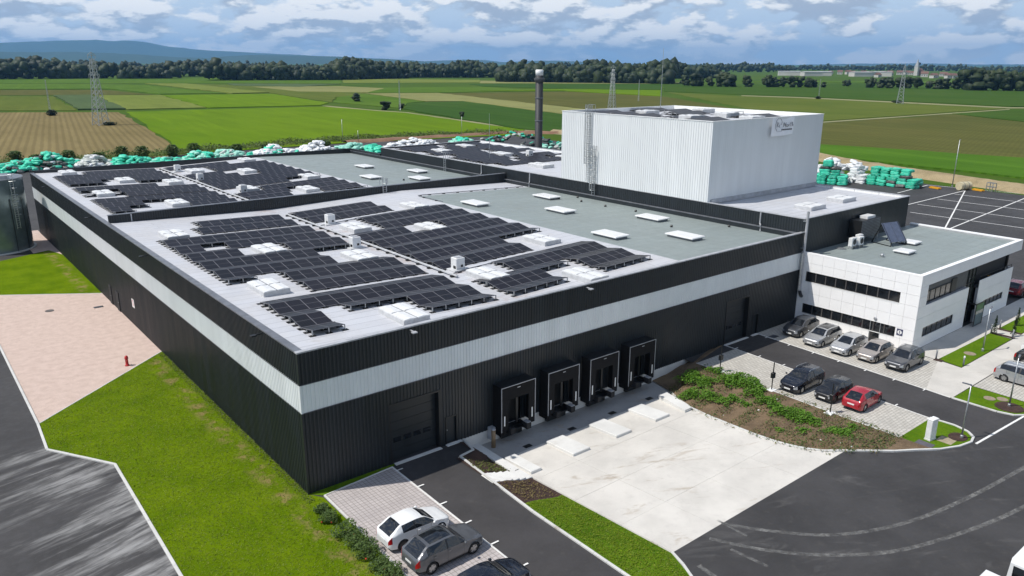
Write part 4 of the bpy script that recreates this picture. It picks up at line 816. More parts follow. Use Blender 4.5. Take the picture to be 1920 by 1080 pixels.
for x, y in [(9.4,79.2),(4.2,67.5),(9.7,55.8),(14.6,74.6),(20.6,84.2),(26.6,78.2),(31.2,66.0),(26.4,56.0),(20.6,62.0),(4.4,91.5),(31.3,90.8)]:
    hatch(x, y, rz(x), 'white twin lid smoke hatch on the far silver roof behind the fire wall', 'smoke hatches on the far roof')
for x, y, lb in [(60.0,3.6,'nearer the flue pipes'),(67.2,4.0,'nearer the storage yard')]: hatch(x, y, 10.22, 'white smoke hatch in front of the white tower, '+lb, 'smoke hatches in front of the tower', 2.9, 2.0, .45)
for x, y in [(58.5,72),(64,62),(69.5,52),(59.5,47),(66.5,76)]: hatch(x, y, 10.22, 'white smoke hatch between the panels of the side block roof', 'smoke hatches behind the tower', 2.2, 3.4, .5)
for x, y in [(61.5,28.5),(66.0,19.5),(70.5,26.5),(58.5,19.0),(63.0,13.8)]: hatch(x, y, 18.75, 'white roof hatch on top of the white tower', 'hatches on the tower roof', 2.6, 1.8, .55)
def skylight(u, v, label, group):
    p = roofpt(u, v, .3); t = thing('skylight', label, 'skylight', p, 0, group); mb = MB(); mb.box(-.8,.8,-1.5,1.5,-.1,.24); obj('curb', mb, CAPG, t); mb = MB(); mb.cbox(-.98,.98,-1.68,1.68,.242,.37,.06); obj('lid', mb, HATCH, t)
for u, v, lb in [(891,379.5,'beside the largest solar panel block'),(1025,367,'at the end of the conduit by the side block'),(1051,392.5,'in the middle between conduit and tower ladder'),(1223,406.5,'along the side block ledge below the white tower'),(1144,438,'between the dock side panels and the green centre'),(1284,440.5,'closest to the tall flue pipes')]: skylight(u, v, 'flat white skylight on green roof '+lb, 'skylights on the near green roof')
for u, v in [(683.8,310.8),(783,319.5),(695.5,330.5),(786.8,333)]: skylight(u, v, 'flat white rectangular skylight on the green area of the far roof', 'skylights on the far green roof')
# fan boxes and cable trays
def fanbox(x, y, z, label):
    t = thing('fan_unit', label, 'fan unit', (x,y,z)); mb = MB(); mb.cbox(-.75,.75,-.6,.6,-.05,.12,.03); obj('base', mb, HATCH_S, t); mb = MB(); mb.cbox(-.42,.42,-.4,.4,.12,1.08,.04); obj('housing', mb, HATCH, t)
    mb = MB(); mb.box(.02,.24,-.415,-.401,.3,.5); obj('louvre', mb, BLACK, t); mb = MB(); mb.box(-.435,-.421,-.3,.05,.18,.42); obj('louvre', mb, BLACK, t)
    mb = MB(); mb.box(-.3,.3,-.28,.28,1.08,1.13); obj('cowl', mb, CAPL, t)
fanbox(19.2,34.9,rz(19.2),'white fan box by the cable tray nearest the fire wall'); fanbox(16.1,23.5,rz(16.1),'white fan box midway along the near roof cable tray'); fanbox(19.1,11.2,rz(19.1),'white fan box at the cable tray end near the front parapet')
fanbox(18.8,86.8,rz(18.8),'white fan box beside the far roof cable tray at the rear'); fanbox(18.5,75.0,rz(18.5),'white fan box in the middle of the far roof cable tray'); fanbox(19.4,60.5,rz(19.4),'white fan box on the far roof nearest the fire wall'); fanbox(66.5,58.0,10.22,'white fan box among the panels of the side block roof')
def tray(x, y0, y1, label):
    t = thing('cable_tray', label, 'cable tray', (x,y0,rz(x))); mb = MB(); mb.box(-.1,.1,0,y1-y0,.14,.23); obj('channel', mb, HATCH_S, t); mb = MB()
    y = .5
    while y < y1-y0: mb.box(-.3,.3,y-.12,y+.12,-.02,.16); y += 1.7
    obj('supports', mb, RUBBER, t)['kind'] = 'stuff'
tray(17.62,9.2,42.5,'long white cable tray down the valley of the near silver roof'); tray(17.62,50,91.5,'long white cable tray down the valley of the far silver roof')
def cable(pts, label):
    t = thing('cable_run', label, 'cable', pts[0]); o0 = Vector(pts[0]); mb = MB(); P = [Vector(p)-o0 for p in pts]; mb.tube([p+Vector((0,0,.1)) for p in P], .045, 5); obj('conduit', mb, CAPG, t); mb = MB()
    for a, b in zip(P[:-1], P[1:]):
        n = max(1, int((b-a).length/1.9))
        for k in range(n): c = a+(b-a)*(k+.5)/n; mb.box(c.x-.16,c.x+.16,c.y-.12,c.y+.12,c.z-.01,c.z+.09)
    obj('supports', mb, RUBBER, t)['kind'] = 'stuff'
zr = lambda x, y: (x, y, rz(x))
cable([zr(34.7,36.5),zr(34.7,42.0),zr(35.3,42),zr(44,42),zr(51.8,42)],'dark conduit on rubber feet along the edge of the near green roof'); cable([zr(17.8,10.2),zr(19.6,10.6),zr(22.2,10.7)],'short dark conduit from the cable tray to the dock side panels')
cable([zr(17.8,34.6),zr(19.9,34.9),zr(22.4,35.1)],'short dark conduit beside the fan box nearest the fire wall')
for k, (u, v) in enumerate([(1048,372),(1090,377),(1135,386),(1192,395.5),(1083,369.5),(1259,424),(1367,424),(757,337),(833,312)]):
    p = roofpt(u, v, .1); mb = MB(); mb.lathe([(.14,0),(.14,.16),(.08,.24)],n=10); o_ = tag(obj('roof_vent', mb, BLACK), 'small dark vent stub on the green roof', 'roof vent', 'vent stubs on the green roofs'); o_.location = p
# rod aerial on tower
mb = MB(); mb.tube([(70.0,33.6,18.7),(70.0,33.6,27.2)], [.05,.025], 6); tag(obj('lightning_rod', mb, GALV), 'thin tall lightning rod on top of the white tower', 'mast')
mb = MB(); mb.tube([(58.6,58.5,10.2),(58.6,58.5,17.5)], [.05,.02], 6); tag(obj('lightning_rod', mb, GALV), 'thin lightning rod on the panel covered side block roof', 'mast')
# office roof: chiller, condensers, solar thermal collector, hatches
ac = thing('plant_screen', 'dark louvred plant box against the black wall on the office roof', 'plant box', (63.8,-.85,6.93)); mb = MB(); mb.box(-2.0,2.0,-.55,.75,.55,2.45); obj('casing', mb, BLACK, ac)
for k in range(11): mb = MB(); mb.box(-1.95,1.95,-.58,-.552,.65+k*.165,.65+k*.165+.09); obj('slat', mb, CAPG, ac)
mb = MB(); mb.box(-.4,1.3,-.3,.6,2.45,2.72); obj('exhaust', mb, HATCH, ac)
for x in (-1.9,1.9): [obj('foot', (lambda m: (m.box(x-.06,x+.06,a,a+.1,0,.55), m)[1])(MB()), GALV, ac) for a in (-.5,.5)]
for x, y, lb in ((59.3,-1.9,'white air conditioner on the office roof by the black wall, left unit'),(60.4,-2.1,'white air conditioner on the office roof, front unit with fan grille'),(61.4,-1.5,'white air conditioner on the office roof next to the plant box')):
    t = thing('air_conditioner', lb, 'air conditioner', (x,y,6.93)); mb = MB(); mb.cbox(-.45,.45,-.2,.2,.3,1.15,.03); obj('casing', mb, HATCH, t); mb = MB(); mb.lathe([(.3,0),(.3,.02)],n=16); g_ = obj('fan_grille', mb, BLACK, t); g_.location = (.05,-.205,.72); g_.rotation_euler = (R(90),0,0)
    [obj('foot', (lambda m: (m.box(a,a+.1,-.25,.25,0,.3), m)[1])(MB()), GALV, t) for a in (-.4,.3)]
sc = thing('solar_collector', 'steep grey two pane solar collector on a frame on the office roof', 'solar collector', tuple(gnd(1684,461,6.93)+Vector((.25,1,0)).normalized()*.9)); n_ = Vector((-.25,-1,0)).normalized(); a_ = Vector((1,-.25,0)).normalized()
mb = MB(); COLL = simple('collector', (.10,.12,.175), .2)
lo, hi = Vector((0,0,.45))+n_*.9, Vector((0,0,2.25))-n_*.5
for s_ in (-1,1):
    mb = MB(); b0, b1 = (a_*(s_*.62-.58), a_*(s_*.62+.58)); q = [lo+b0,lo+b1,hi+b1,hi+b0]; nn = (q[1]-q[0]).cross(q[3]-q[0]).normalized()*.07; mb.add(q+[p-nn for p in q],[(0,1,2,3),(7,6,5,4),(0,4,5,1),(1,5,6,2),(2,6,7,3),(3,7,4,0)]); obj('collector_pane', mb, COLL, sc)
for s_ in (-1,1):
    mb = MB(); p = a_*s_*1.1; mb.bar(lo+p-Vector((0,0,.05)), hi+p-Vector((0,0,.05)), .08); mb.bar(hi+p, Vector((0,0,0))-n_*1.5+p, .08); mb.bar(lo+p, Vector((lo.x,lo.y,0))+p, .08); mb.bar(Vector((0,0,.05))-n_*1.5+p, Vector((lo.x,lo.y,.05))+p, .07); obj('frame', mb, BLACK, sc)
for x, y, lb in ((61.6,-6.2,'flat white skylight alone in the middle of the office roof'),(66.3,-4.7,'flat white skylight beside the solar collector on the office roof')):
    t = thing('skylight', lb, 'skylight', (x,y,6.93)); mb = MB(); mb.box(-.7,.7,-.7,.7,-.05,.18); obj('curb', mb, CAPG, t); mb = MB(); mb.cbox(-.85,.85,-.8,.8,.182,.32,.05); obj('lid', mb, HATCH, t)
mb = MB(); mb.lathe([(.16,0),(.16,.2),(.24,.22),(.1,.34)],n=12); o_ = tag(obj('roof_vent', mb, GALV), 'small metal vent cowl on the office roof', 'roof vent'); o_.location = (58.2,-5.6,6.93)
mb = MB(); mb.lathe([(.5,0),(.5,.05),(.2,.1)],n=14); o_ = tag(obj('cable_coil', mb, GALV), 'flat coil of pipe on the office roof by the black wall', 'pipe coil'); o_.location = (58.3,-1.3,6.94)

# ================================================================== VEHICLES
def lerp_tab(tab, x):
    if x <= tab[0][0]: return tab[0][1]
    for (a, fa), (b, fb) in zip(tab[:-1], tab[1:]):
        if x <= b: t = (x-a)/(b-a); t = t*t*(3-2*t)*.5+t*.5; return fa+(fb-fa)*t
    return tab[-1][1]
_wheel = {}
def wheel_parts(r, w, rimmat):
    k = (round(r,3), rimmat.name)
    if k not in _wheel:
        t = MB(); n = 24; prof = [(r*.64,-w/2),(r*.9,-w/2),(r,-w/2+.03),(r,w/2-.03),(r*.9,w/2),(r*.64,w/2)]
        vs = [(q*math.cos(2*math.pi*i/n), y, q*math.sin(2*math.pi*i/n)) for q, y in prof for i in range(n)]
        t.add(vs, [(j*n+i, j*n+(i+1)%n, (j+1)*n+(i+1)%n, (j+1)*n+i) for j in range(len(prof)-1) for i in range(n)])
        q = MB(); rr = r*.66
        q.add([(rr*math.cos(2*math.pi*i/n), -w/2+.05, rr*math.sin(2*math.pi*i/n)) for i in range(n)], [tuple(range(n))], 1); q.add([(rr*math.cos(2*math.pi*i/n), w/2-.05, rr*math.sin(2*math.pi*i/n)) for i in range(n)], [tuple(range(n))[::-1]], 1)
        for s_ in (-1,1):
            for a in range(5):
                an = 2*math.pi*a/5+.3; c, s2 = math.cos(an), math.sin(an); y = s_*(w/2-.02)
                pts = [(.02,-.055),(rr,-.085),(rr,.085),(.02,.055)]; pts = [(u*c-v*s2, y, u*s2+v*c) for u, v in pts]
                q.add(pts, [(0,1,2,3) if s_ < 0 else (3,2,1,0)], 0)
            ring = [(k2*math.cos(2*math.pi*i/n), s_*(w/2-.015), k2*math.sin(2*math.pi*i/n)) for k2 in (rr*.88, rr*1.0) for i in range(n)]
            q.add(ring, [((i,n+i,n+(i+1)%n,(i+1)%n) if s_ > 0 else (i,(i+1)%n,n+(i+1)%n,n+i)) for i in range(n)], 0)
            q.add([(.07*math.cos(2*math.pi*i/8), s_*(w/2-.01), .07*math.sin(2*math.pi*i/8)) for i in range(8)], [tuple(range(8)) if s_ < 0 else tuple(range(8))[::-1]], 0)
        _wheel[k] = (t.mesh('tyre', RUBBER, True), q.mesh('rim', [rimmat, BLACK]))
    return _wheel[k]
def car(name, label, cat, loc, rz_, paint, L=4.1, Wd=1.74, Hh=1.47, style='hatch', rim=None, roofmat=None, rails=False, group=None, cab=None, tint=None, doors=2):
    """x forward. profile tables use fractions of length from the nose (0) to the tail (1)"""
    t = thing(name, label, cat, loc, rz_, group); G = tint or GLASS
    suv = style == 'suv'; gc = .23 if suv else .17; r = .35 if suv else .315; hood = Hh*(.60 if suv else .615); belt0, belt1 = Hh*.635, Hh*.70
    if style == 'wagon': fr = dict(c=.265, a=.425, r1=.58, r2=.86, h=.975); 
    elif style == 'suv': fr = dict(c=.28, a=.43, r1=.56, r2=.82, h=.972)
    elif style == 'coupe': fr = dict(c=.27, a=.44, r1=.56, r2=.80, h=.96)
    elif style == 'mini': fr = dict(c=.21, a=.38, r1=.58, r2=.88, h=.975)
    else: fr = dict(c=.255, a=.435, r1=.56, r2=.79, h=.97)
    top = [(0,Hh*.43),(.012,Hh*.485),(.05,Hh*.54),(.13,hood*.95),(fr['c'],hood*1.055),(fr['a'],Hh*.945),(fr['a']+.06,Hh*.985),(fr['r1'],Hh),(fr['r2'],Hh*.965),(fr['h']-.02,Hh*(.72 if style != 'coupe' else .66)),(fr['h'],Hh*.66),(.99,Hh*.58),(1,Hh*.46)]
    bel = [(0,Hh*.42),(.05,Hh*.50),(fr['c'],belt0),(.8,belt1),(.965,Hh*.66),(.99,Hh*.56),(1,Hh*.45)]
    wid = [(0,.62),(.012,.78),(.04,.89),(.12,.965),(.25,1),(.75,1),(.90,.97),(.97,.90),(.99,.82),(1,.70)]
    rof = [(0,.60),(.05,.74),(fr['c'],.86),(fr['a'],.70),(fr['r1'],.715),(fr['r2'],.70),(fr['h'],.80),(1,.62)]
    bot = [(0,gc+.10),(.03,gc+.02),(.15,gc),(.85,gc),(.97,gc+.05),(1,gc+.14)]
    base = np.linspace(0,1,46).tolist(); wx = [.185 if style != 'mini' else .17, .80 if style != 'mini' else .82]
    sa, sb, sm, sr = fr['c']+.035, fr['r2']+(.03 if style in ('wagon','suv') else .0), (.57 if doors == 2 else .60), .76
    extra = [.006,.012,.99,.985,.97, fr['c'],fr['a'],sm-.012,sm+.012,sa,sb,sr,fr['r2'],fr['h'],.335,.338,.572,.575,.775,.778]
    X = sorted(set(round(v,4) for v in base+extra)); NS, NW, NTP = 9, 3, 5
    rowsN = 1+1+NS+NW+NTP     # from bottom centre up to top centre
    grid = []
    for f in X:
        w = Wd/2*lerp_tab(wid,f); zt_ = lerp_tab(top,f); zb_ = min(lerp_tab(bel,f), zt_-.02); z0 = lerp_tab(bot,f); wr = Wd/2*lerp_tab(rof,f); wr = min(wr, w*.97)
        P = [(0,z0+.02),(w*.86,z0)]
        for k in range(NS):
            s_ = k/(NS-1); z = z0+.02+(zb_-z0-.02)*s_; bulge = .955+.045*math.sin(math.pi*min(1,s_*1.15+.08)); P.append((w*bulge, z))
        ze = zt_-max(.012,(zt_-zb_)*.10)
        for k in range(1,NW+1):
            s_ = k/NW; P.append((w*.955+(wr-w*.955)*s_**1.15, zb_+(ze-zb_)*s_))
        for k in range(1,NTP+1):
            s_ = k/NTP; P.append((wr*(1-s_), ze+(zt_-ze)*math.sin(s_*math.pi/2)))
        grid.append([(L/2-f*L, y, z) for y, z in P])
    parts = {}
    def put(key, quad): parts.setdefault(key, MB()).add(quad, [(0,1,2,3)])
    WC = [(L/2-wx[0]*L, r+.0), (L/2-wx[1]*L, r+.0)]; RA = r+.045
    def snap(p):
        for cx, cz in WC:
            d = math.hypot(p[0]-cx, p[2]-cz)
            if d < RA and d > RA*.62 and abs(p[1]) > Wd*.36: k = RA/d; return (cx+(p[0]-cx)*k, p[1], cz+(p[2]-cz)*k)
        return p
    j_belt = 1+NS; j_we = j_belt+NW
    for i in range(len(X)-1):
        fm = (X[i]+X[i+1])/2
        for j in range(rowsN-1):
            q = [grid[i][j], grid[i+1][j], grid[i+1][j+1], grid[i][j+1]]; xm = sum(p[0] for p in q)/4; zm = sum(p[2] for p in q)/4; ym = sum(p[1] for p in q)/4
            skip = False; side = 1 <= j < j_belt
            if j <= j_belt and any(math.hypot(xm-cx, zm-cz) < RA*.80 for cx, cz in WC) and ym > Wd*.36: skip = True
            if skip: continue
            key = 'body'
            if side and j >= 1: q = [snap(p) for p in q]
            if j <= 1 and j == 0: key = 'underside'
            elif j <= 2 and not suv: key = 'body'
            if suv and j <= 2: key = 'lower_trim'
            if side and 3 <= j < j_belt and .335 < fm < .572: key = 'door'
            if side and 3 <= j < j_belt and .575 < fm < .775 and doors == 2 and math.hypot(xm-WC[1][0], zm-WC[1][1]) > RA*1.15: key = 'door.r'
            if (.335 <= fm <= .338 or .572 <= fm <= .575 or (.775 <= fm <= .778 and doors == 2)) and 3 <= j < j_belt: key = 'seam'
            if j_belt <= j < j_we and sa < fm < sb: key = 'side_window' if abs(fm-sm) > .012 else 'pillar'
            if j >= j_we:
                if fr['c'] < fm < fr['a']: key = 'windscreen' if not (j == j_we) else 'body'
                elif fr['r2'] < fm < fr['h']-.005: key = 'rear_window' if not (j == j_we) else 'body'
                elif fr['a'] <= fm <= fr['r2']:
                    key = 'roof'
                    if roofmat == 'glass' and fr['a']+.035 < fm < fr['r2']-.05 and j > j_we: key = 'glass_roof'
            if fm < .055 and 6 <= j <= j_belt-1 and ym > Wd*.20: key = 'headlight'
            if fm < .02 and 3 <= j <= 5 and ym < Wd*.42: key = 'grille'
            if fm > .945 and 6 <= j <= j_belt and ym > Wd*.24: key = 'tail_light'
            for sgn in (1,-1):
                qq = [(p[0], p[1]*sgn, p[2]) for p in q]
                put(key+('' if key in ('body','underside','seam','pillar','windscreen','rear_window','roof','glass_roof','lower_trim','grille') else ('|L' if sgn > 0 else '|R')), qq if sgn > 0 else qq[::-1])
    # nose and tail caps
    for i, rev in ((0,False),(len(X)-1,True)):
        ring = [(p[0],p[1],p[2]) for p in grid[i]]; full = ring+[(p[0],-p[1],p[2]) for p in ring[::-1][1:-1]]
        parts['body'].add(full, [tuple(range(len(full)))[::(1 if rev else -1)]])
    mats = {'body': paint, 'roof': paint if roofmat in (None,'glass') else roofmat, 'door': paint, 'door.r': paint, 'underside': RUBBER, 'seam': BLACK, 'pillar': BLACK, 'side_window': G, 'windscreen': G, 'rear_window': G, 'glass_roof': G, 'lower_trim': RUBBER, 'headlight': LENS_W, 'tail_light': LENS_R, 'grille': BLACK}
    made = {}
    for key, mb in parts.items():
        kn = key.split('|')[0]; nm = {'door.r':'door'}.get(kn, kn); o = obj(nm, mb, mats[kn], t); me = o.data
        import bmesh
        bm = bmesh.new(); bm.from_mesh(me); bmesh.ops.remove_doubles(bm, verts=bm.verts, dist=.0015); bmesh.ops.dissolve_degenerate(bm, edges=bm.edges, dist=.001); bm.to_mesh(me); bm.free()
        smooth_by_angle(o, 42); made[key] = o
    # handles, mirrors, plates, wheels
    zb_ = Hh*.58
    for sg, sd in ((1,'L'),(-1,'R')):
        for key, f in (('door|',.545),('door.r|',.75)):
            if key+sd in made: mb = MB(); x = L/2-f*L; y = sg*Wd/2; mb.box(x-.09,x+.09,min(y,y+sg*.03)-.005,max(y,y+sg*.03)-.005,zb_,zb_+.03); obj('handle', mb, paint, made[key+sd])
        mb = MB(); x = L/2-(sa+.025)*L; y = sg*(Wd/2+.10); mb.tube([(x+.07,y-.085*sg,Hh*.665),(x+.03,y,Hh*.675),(x-.02,y+.06*sg,Hh*.67)], [.05,.085,.05], 8); obj('mirror', mb, paint, t, True)
    mb = MB(); mb.box(L/2+.0,L/2+.02,-.26,.26,gc+.17,gc+.28); obj('number_plate', mb, PLATE, t); mb = MB(); mb.box(-L/2-.02,-L/2,-.26,.26,Hh*.40,Hh*.40+.11); obj('number_plate', mb, PLATE, t)
    tm, rm = wheel_parts(r, .21, rim or RIM)
    for cx, cz in WC:
        for sg in (1,-1):
            ty = link('wheel', tm, t, (cx, sg*(Wd/2-.125), cz)); link('rim', rm, ty)
    mb = MB()
    for cx, cz in WC: mb.box(cx-RA,cx+RA,-Wd/2+.3,Wd/2-.3,gc,cz+RA)
    obj('wheel_well', mb, RUBBER, t)
    if rails:
        for sg in (1,-1):
            mb = MB(); y = sg*Wd/2*.66; mb.tube([(L/2-f*L, y, lerp_tab(top,f)+dz) for f, dz in ((fr['a']+.05,-.02),(fr['a']+.08,.05),(.6,.055),(fr['r2']-.06,.05),(fr['r2']-.02,-.02))], .018, 6); obj('roof_rail', mb, GALV, t)
    return t
WHT = m_paint('paint_white', (.74,.75,.75), 0, .3); GREY = m_paint('paint_graphite', (.13,.135,.145), .5, .3); BLU = m_paint('paint_blueblack', (.006,.008,.016), .2, .22); BLK = m_paint('paint_black', (.008,.008,.009), .1, .25)
REDP = m_paint('paint_red', (.36,.008,.018), .1, .25); SIL = m_paint('paint_silver', (.42,.43,.44), .65, .3); SILB = m_paint('paint_pale_silver', (.52,.53,.54), .6, .3); BEI = m_paint('paint_beige_silver', (.40,.365,.34), .6, .3); DGR = m_paint('paint_dark_grey', (.085,.09,.10), .6, .3); MAR = m_paint('paint_maroon', (.16,.008,.018), .2, .25)
DRIM = simple('dark_rim', (.05,.05,.055), .35, .6)
car('parked_car','white three door hatchback parked beside a grey off-roader near the hall corner','car',(2.75,-7.55,.03),R(1),WHT,3.95,1.72,1.45,'hatch',DRIM,doors=1)
car('parked_car','graphite grey off-roader with black glass roof beside the white hatchback','car',(2.95,-10.15,.03),R(1),GREY,4.3,1.88,1.58,'suv',RIM,roofmat='glass')
car('parked_car','black car beyond the grey off-roader on the pavers by the drive','car',(3.05,-14.0,.03),R(0),BLU,4.3,1.8,1.45,'hatch')
car('parked_car','glossy blue black crossover with silver roof rails facing the weedy bank','car',(38.25,-9.75,.03),R(180),BLU,4.35,1.8,1.52,'wagon',RIM,rails=True)
car('parked_car','small old black hatchback between the dark crossover and the red car','car',(38.35,-12.4,.03),R(180),BLK,3.45,1.63,1.42,'mini',DRIM)
car('parked_car','red hatchback parked tail to the bank on the pale pavers','car',(38.7,-14.55,.03),R(2),REDP,3.85,1.65,1.42,'hatch',RIM)
car('parked_car','dark grey metallic hatchback by the hall wall in the office row','car',(50.0,-2.55,.03),R(180),DGR,4.2,1.78,1.52,'hatch')
car('parked_car','silver estate car with dark sunroof in the office row','car',(49.2,-5.25,.03),R(180),SIL,4.45,1.8,1.48,'wagon',roofmat='glass')
car('parked_car','bright silver hatchback in front of the office staff door','car',(49.0,-7.95,.03),R(180),SILB,4.25,1.76,1.48,'hatch')
car('parked_car','beige silver hatchback between the bright silver car and a dark crossover','car',(49.2,-10.3,.03),R(180),BEI,4.05,1.75,1.47,'hatch')
car('parked_car','dark grey crossover with roof rails at the end of the office row','car',(49.3,-12.85,.03),R(180),DGR,4.3,1.83,1.58,'suv',rails=True)
car('parked_car','silver estate car on the pavers beside the corner lawn and lamp','car',(53.0,-21.0,.03),R(-90),SIL,4.5,1.78,1.50,'wagon',rails=True)
car('parked_car','black car parked beside a white and blue van near the office path','car',(58.2,-20.7,.03),R(-90),BLK,4.4,1.8,1.47,'hatch')
car('parked_car','dark red off-roader parked beyond the office east end','car',(81.5,-10.8,.02),R(0),MAR,4.5,1.88,1.66,'suv',rails=True)
def van(label, loc, rz_, stripe):
    t = thing('parked_van', label, 'van', loc, rz_); mb = MB(); prof = [(2.5,.35),(2.55,.75),(2.35,1.05),(1.75,1.25),(1.2,2.0),(.9,2.12),(-2.4,2.12),(-2.5,1.9),(-2.52,.35)]; n = len(prof); w = .95
    vs = [(x, s_*w*(1 if z < 1.2 else .9), z) for s_ in (-1,1) for x, z in prof]; mb.add(vs, [tuple(range(n)), tuple(range(2*n-1,n-1,-1))]+[(i,n+i,n+(i+1)%n,(i+1)%n) for i in range(n)]); obj('body', mb, WHT, t)
    mb = MB(); mb.add([(1.74,-.8,1.28),(1.22,-.78,1.96),(1.22,.78,1.96),(1.74,.8,1.28)],[(3,2,1,0)]); [v for v in ()]; o = obj('windscreen', mb, GLASS, t); o.location = (.012,0,.01)
    for s_ in (-1,1):
        mb = MB(); y = s_*.935; mb.box(.3,1.2,min(y,y+s_*.012),max(y,y+s_*.012),1.25,1.85); obj('side_window', mb, GLASS, t)
    mb = MB(); mb.box(-2.53,-2.5,-.7,.7,1.15,1.8); obj('rear_window', mb, GLASS, t)
    if stripe:
        B_ = simple('blue_stripe',(.05,.07,.30),.3)
        for y in (-.55,.2): mb = MB(); mb.box(-2.3,.8,y,y+.3,2.121,2.127); mb.box(-2.535,-2.522,y,y+.3,.5,1.1); obj('stripe', mb, B_, t)
    else:
        for x in (-1.6,.0): mb = MB(); mb.cbox(x-.35,x+.35,-.35,.35,2.12,2.2,.03); obj('roof_hatch', mb, CAPL, t)
    tm, rm = wheel_parts(.33,.21,RIM)
    for cx in (1.6,-1.5):
        for sg in (1,-1): ty = link('wheel', tm, t, (cx, sg*.86, .33)); link('rim', rm, ty)
van('white van with blue stripes behind the black car near the office path',(61.5,-20.6,.03),R(90),True)

# ================================================================== BAGS OF PLASTIC TURF
def bag_mesh(seed, sx=1.0, sy=.62, sz=.36, n=6):
    rg = np.random.RandomState(seed); mb = MB(); faces = []; idx = {}; V = []
    def vid(p):
        k = tuple(round(c,4) for c in p)
        if k not in idx: idx[k] = len(V); V.append(np.array(p, float))
        return idx[k]
    lin = np.linspace(-1,1,n+1)
    for ax in range(3):
        for sg in (-1,1):
            for i in range(n):
                for j in range(n):
                    q = []
                    for a, b in ((i,j),(i+1,j),(i+1,j+1),(i,j+1)):
                        p = [0,0,0]; p[ax] = sg; p[(ax+1)%3] = lin[a]; p[(ax+2)%3] = lin[b]; q.append(vid(p))
                    faces.append(q if sg > 0 else q[::-1])
    ph = rg.uniform(0,6.28,6); out = []
    for p in V:
        m = np.linalg.norm(p, 6 if True else 2); d = p/ (np.sum(np.abs(p)**5)**(1/5)); d = d*np.array([sx,sy,sz])
        w = 1+.07*math.sin(5*p[0]+ph[0]+2*p[1])+.06*math.sin(7*p[1]+ph[1]+3*p[2])+.05*math.sin(9*p[2]+ph[2]+4*p[0])+rg.uniform(-.035,.035)
        d = d*w; d[2] -= .05*(p[0]**2)*(1 if p[2] > 0 else -.3); out.append(tuple(d))
    mb.add(out, faces); return mb
GRN = m_bag('wrap_green', (.016,.48,.31)); GRP = m_bag('wrap_pale_green', (.22,.50,.40)); WHB = m_bag('wrap_white', (.70,.72,.73), .08); DKB = m_bag('turf_dark', (.05,.055,.05)); GYB = m_bag('wrap_grey', (.42,.45,.42), .15)
BAGS = {}
for nm, m_ in (('green',GRN),('pale',GRP),('white',WHB),('dark',DKB),('grey',GYB)):
    BAGS[nm] = [bag_mesh(s_*7+len(nm)).mesh('bag', m_, True) for s_ in range(3)]
brg = random.Random(11)
nbag = [0]
def put_bag(kind, p, rz_, label, group, s=1.0, tilt=.1):
    o = link('turf_bag', brg.choice(BAGS[kind]), None, p, (brg.uniform(-tilt,tilt), brg.uniform(-tilt,tilt), rz_)); o.scale = (s*brg.uniform(.88,1.12), s*brg.uniform(.9,1.1), s*brg.uniform(.85,1.1)); tag(o, label, 'bag', group); nbag[0] += 1
def stack(a, b, depth, h, kinds, label, group, step=2.05, ang=None):
    """rows of stacked bales: a->b is the front foot of the stack"""
    a, b = Vector((*a,0)), Vector((*b,0)); d = (b-a); n = max(1, round(d.length/step)); u = d.normalized(); v = Vector((-u.y,u.x,0)); an = math.atan2(u.y,u.x)
    layers = int(h/.62)
    for l in range(layers):
        inset = int(l*depth/layers*.8)
        for i in range(n-(l//3)):
            for k in range(0, max(1, depth-inset)):
                if k > 0 and 0 < i < n-1 and l < layers-1: continue
                p = a+u*(step*(i+.5+.22*(l//3)*1.0+brg.uniform(-.08,.08)))+v*(1.2*(k+.5)+.18*l); p.z = .34+l*.62
                put_bag(brg.choices(*zip(*kinds))[0], p, an+brg.uniform(-.12,.12), label, group)
FAR = {'green': MB(), 'pale': MB(), 'white': MB(), 'dark': MB(), 'grey': MB()}
FARV = {k: [bag_mesh(s_*5+len(k), n=4) for s_ in range(3)] for k in FAR}
def heap(c, rx, ry, h, n, kinds, label, group, ang=0, s=1.0, single=True):
    for i in range(n):
        a = brg.uniform(0,6.28); q = math.sqrt(brg.uniform(0,1))*.98; x, y = q*rx*math.cos(a), q*ry*math.sin(a); x, y = x*math.cos(ang)-y*math.sin(ang), x*math.sin(ang)+y*math.cos(ang)
        bump_ = .75+.25*math.sin(x*.8+c[0])*math.sin(y*.9+c[1]); z = max(.3, h*bump_*(1-q**2.2)*brg.uniform(.85,1.06)); k = brg.choices(*zip(*kinds))[0]
        if single: put_bag(k, (c[0]+x, c[1]+y, z), brg.uniform(0,6.28), label, group, s, .45)
        else:
            m_ = brg.choice(FARV[k]); M_ = Matrix.Translation((c[0]+x,c[1]+y,z)) @ Matrix.Rotation(brg.uniform(0,6.28),4,'Z') @ Matrix.Rotation(brg.uniform(-.5,.5),4,'X'); FAR[k].add([M_ @ Vector(v) for v in m_.v], m_.f)
G_ = [('green',9),('dark',1)]
stack((140.6,48.4),(143.0,43.6),4,5.0,G_,'green wrapped bale in the neat stack beside the white tower','bales of the neat green stack')
stack((148.9,41.6),(150.0,31.6),4,3.9,[('green',8),('dark',1)],'green wrapped bale in the long stack at the yard corner','bales of the long green stack')
heap((151.5,49.0),8.0,4.6,5.2,76,[('white',1)],'white wrapped bale in the heap between the two green stacks','white bales by the green stacks',R(100)); stack((148.0,45.8),(148.6,41.0),2,3.1,[('white',1)],'white wrapped bale stacked at the front of the white heap','stacked white bales',2.0)
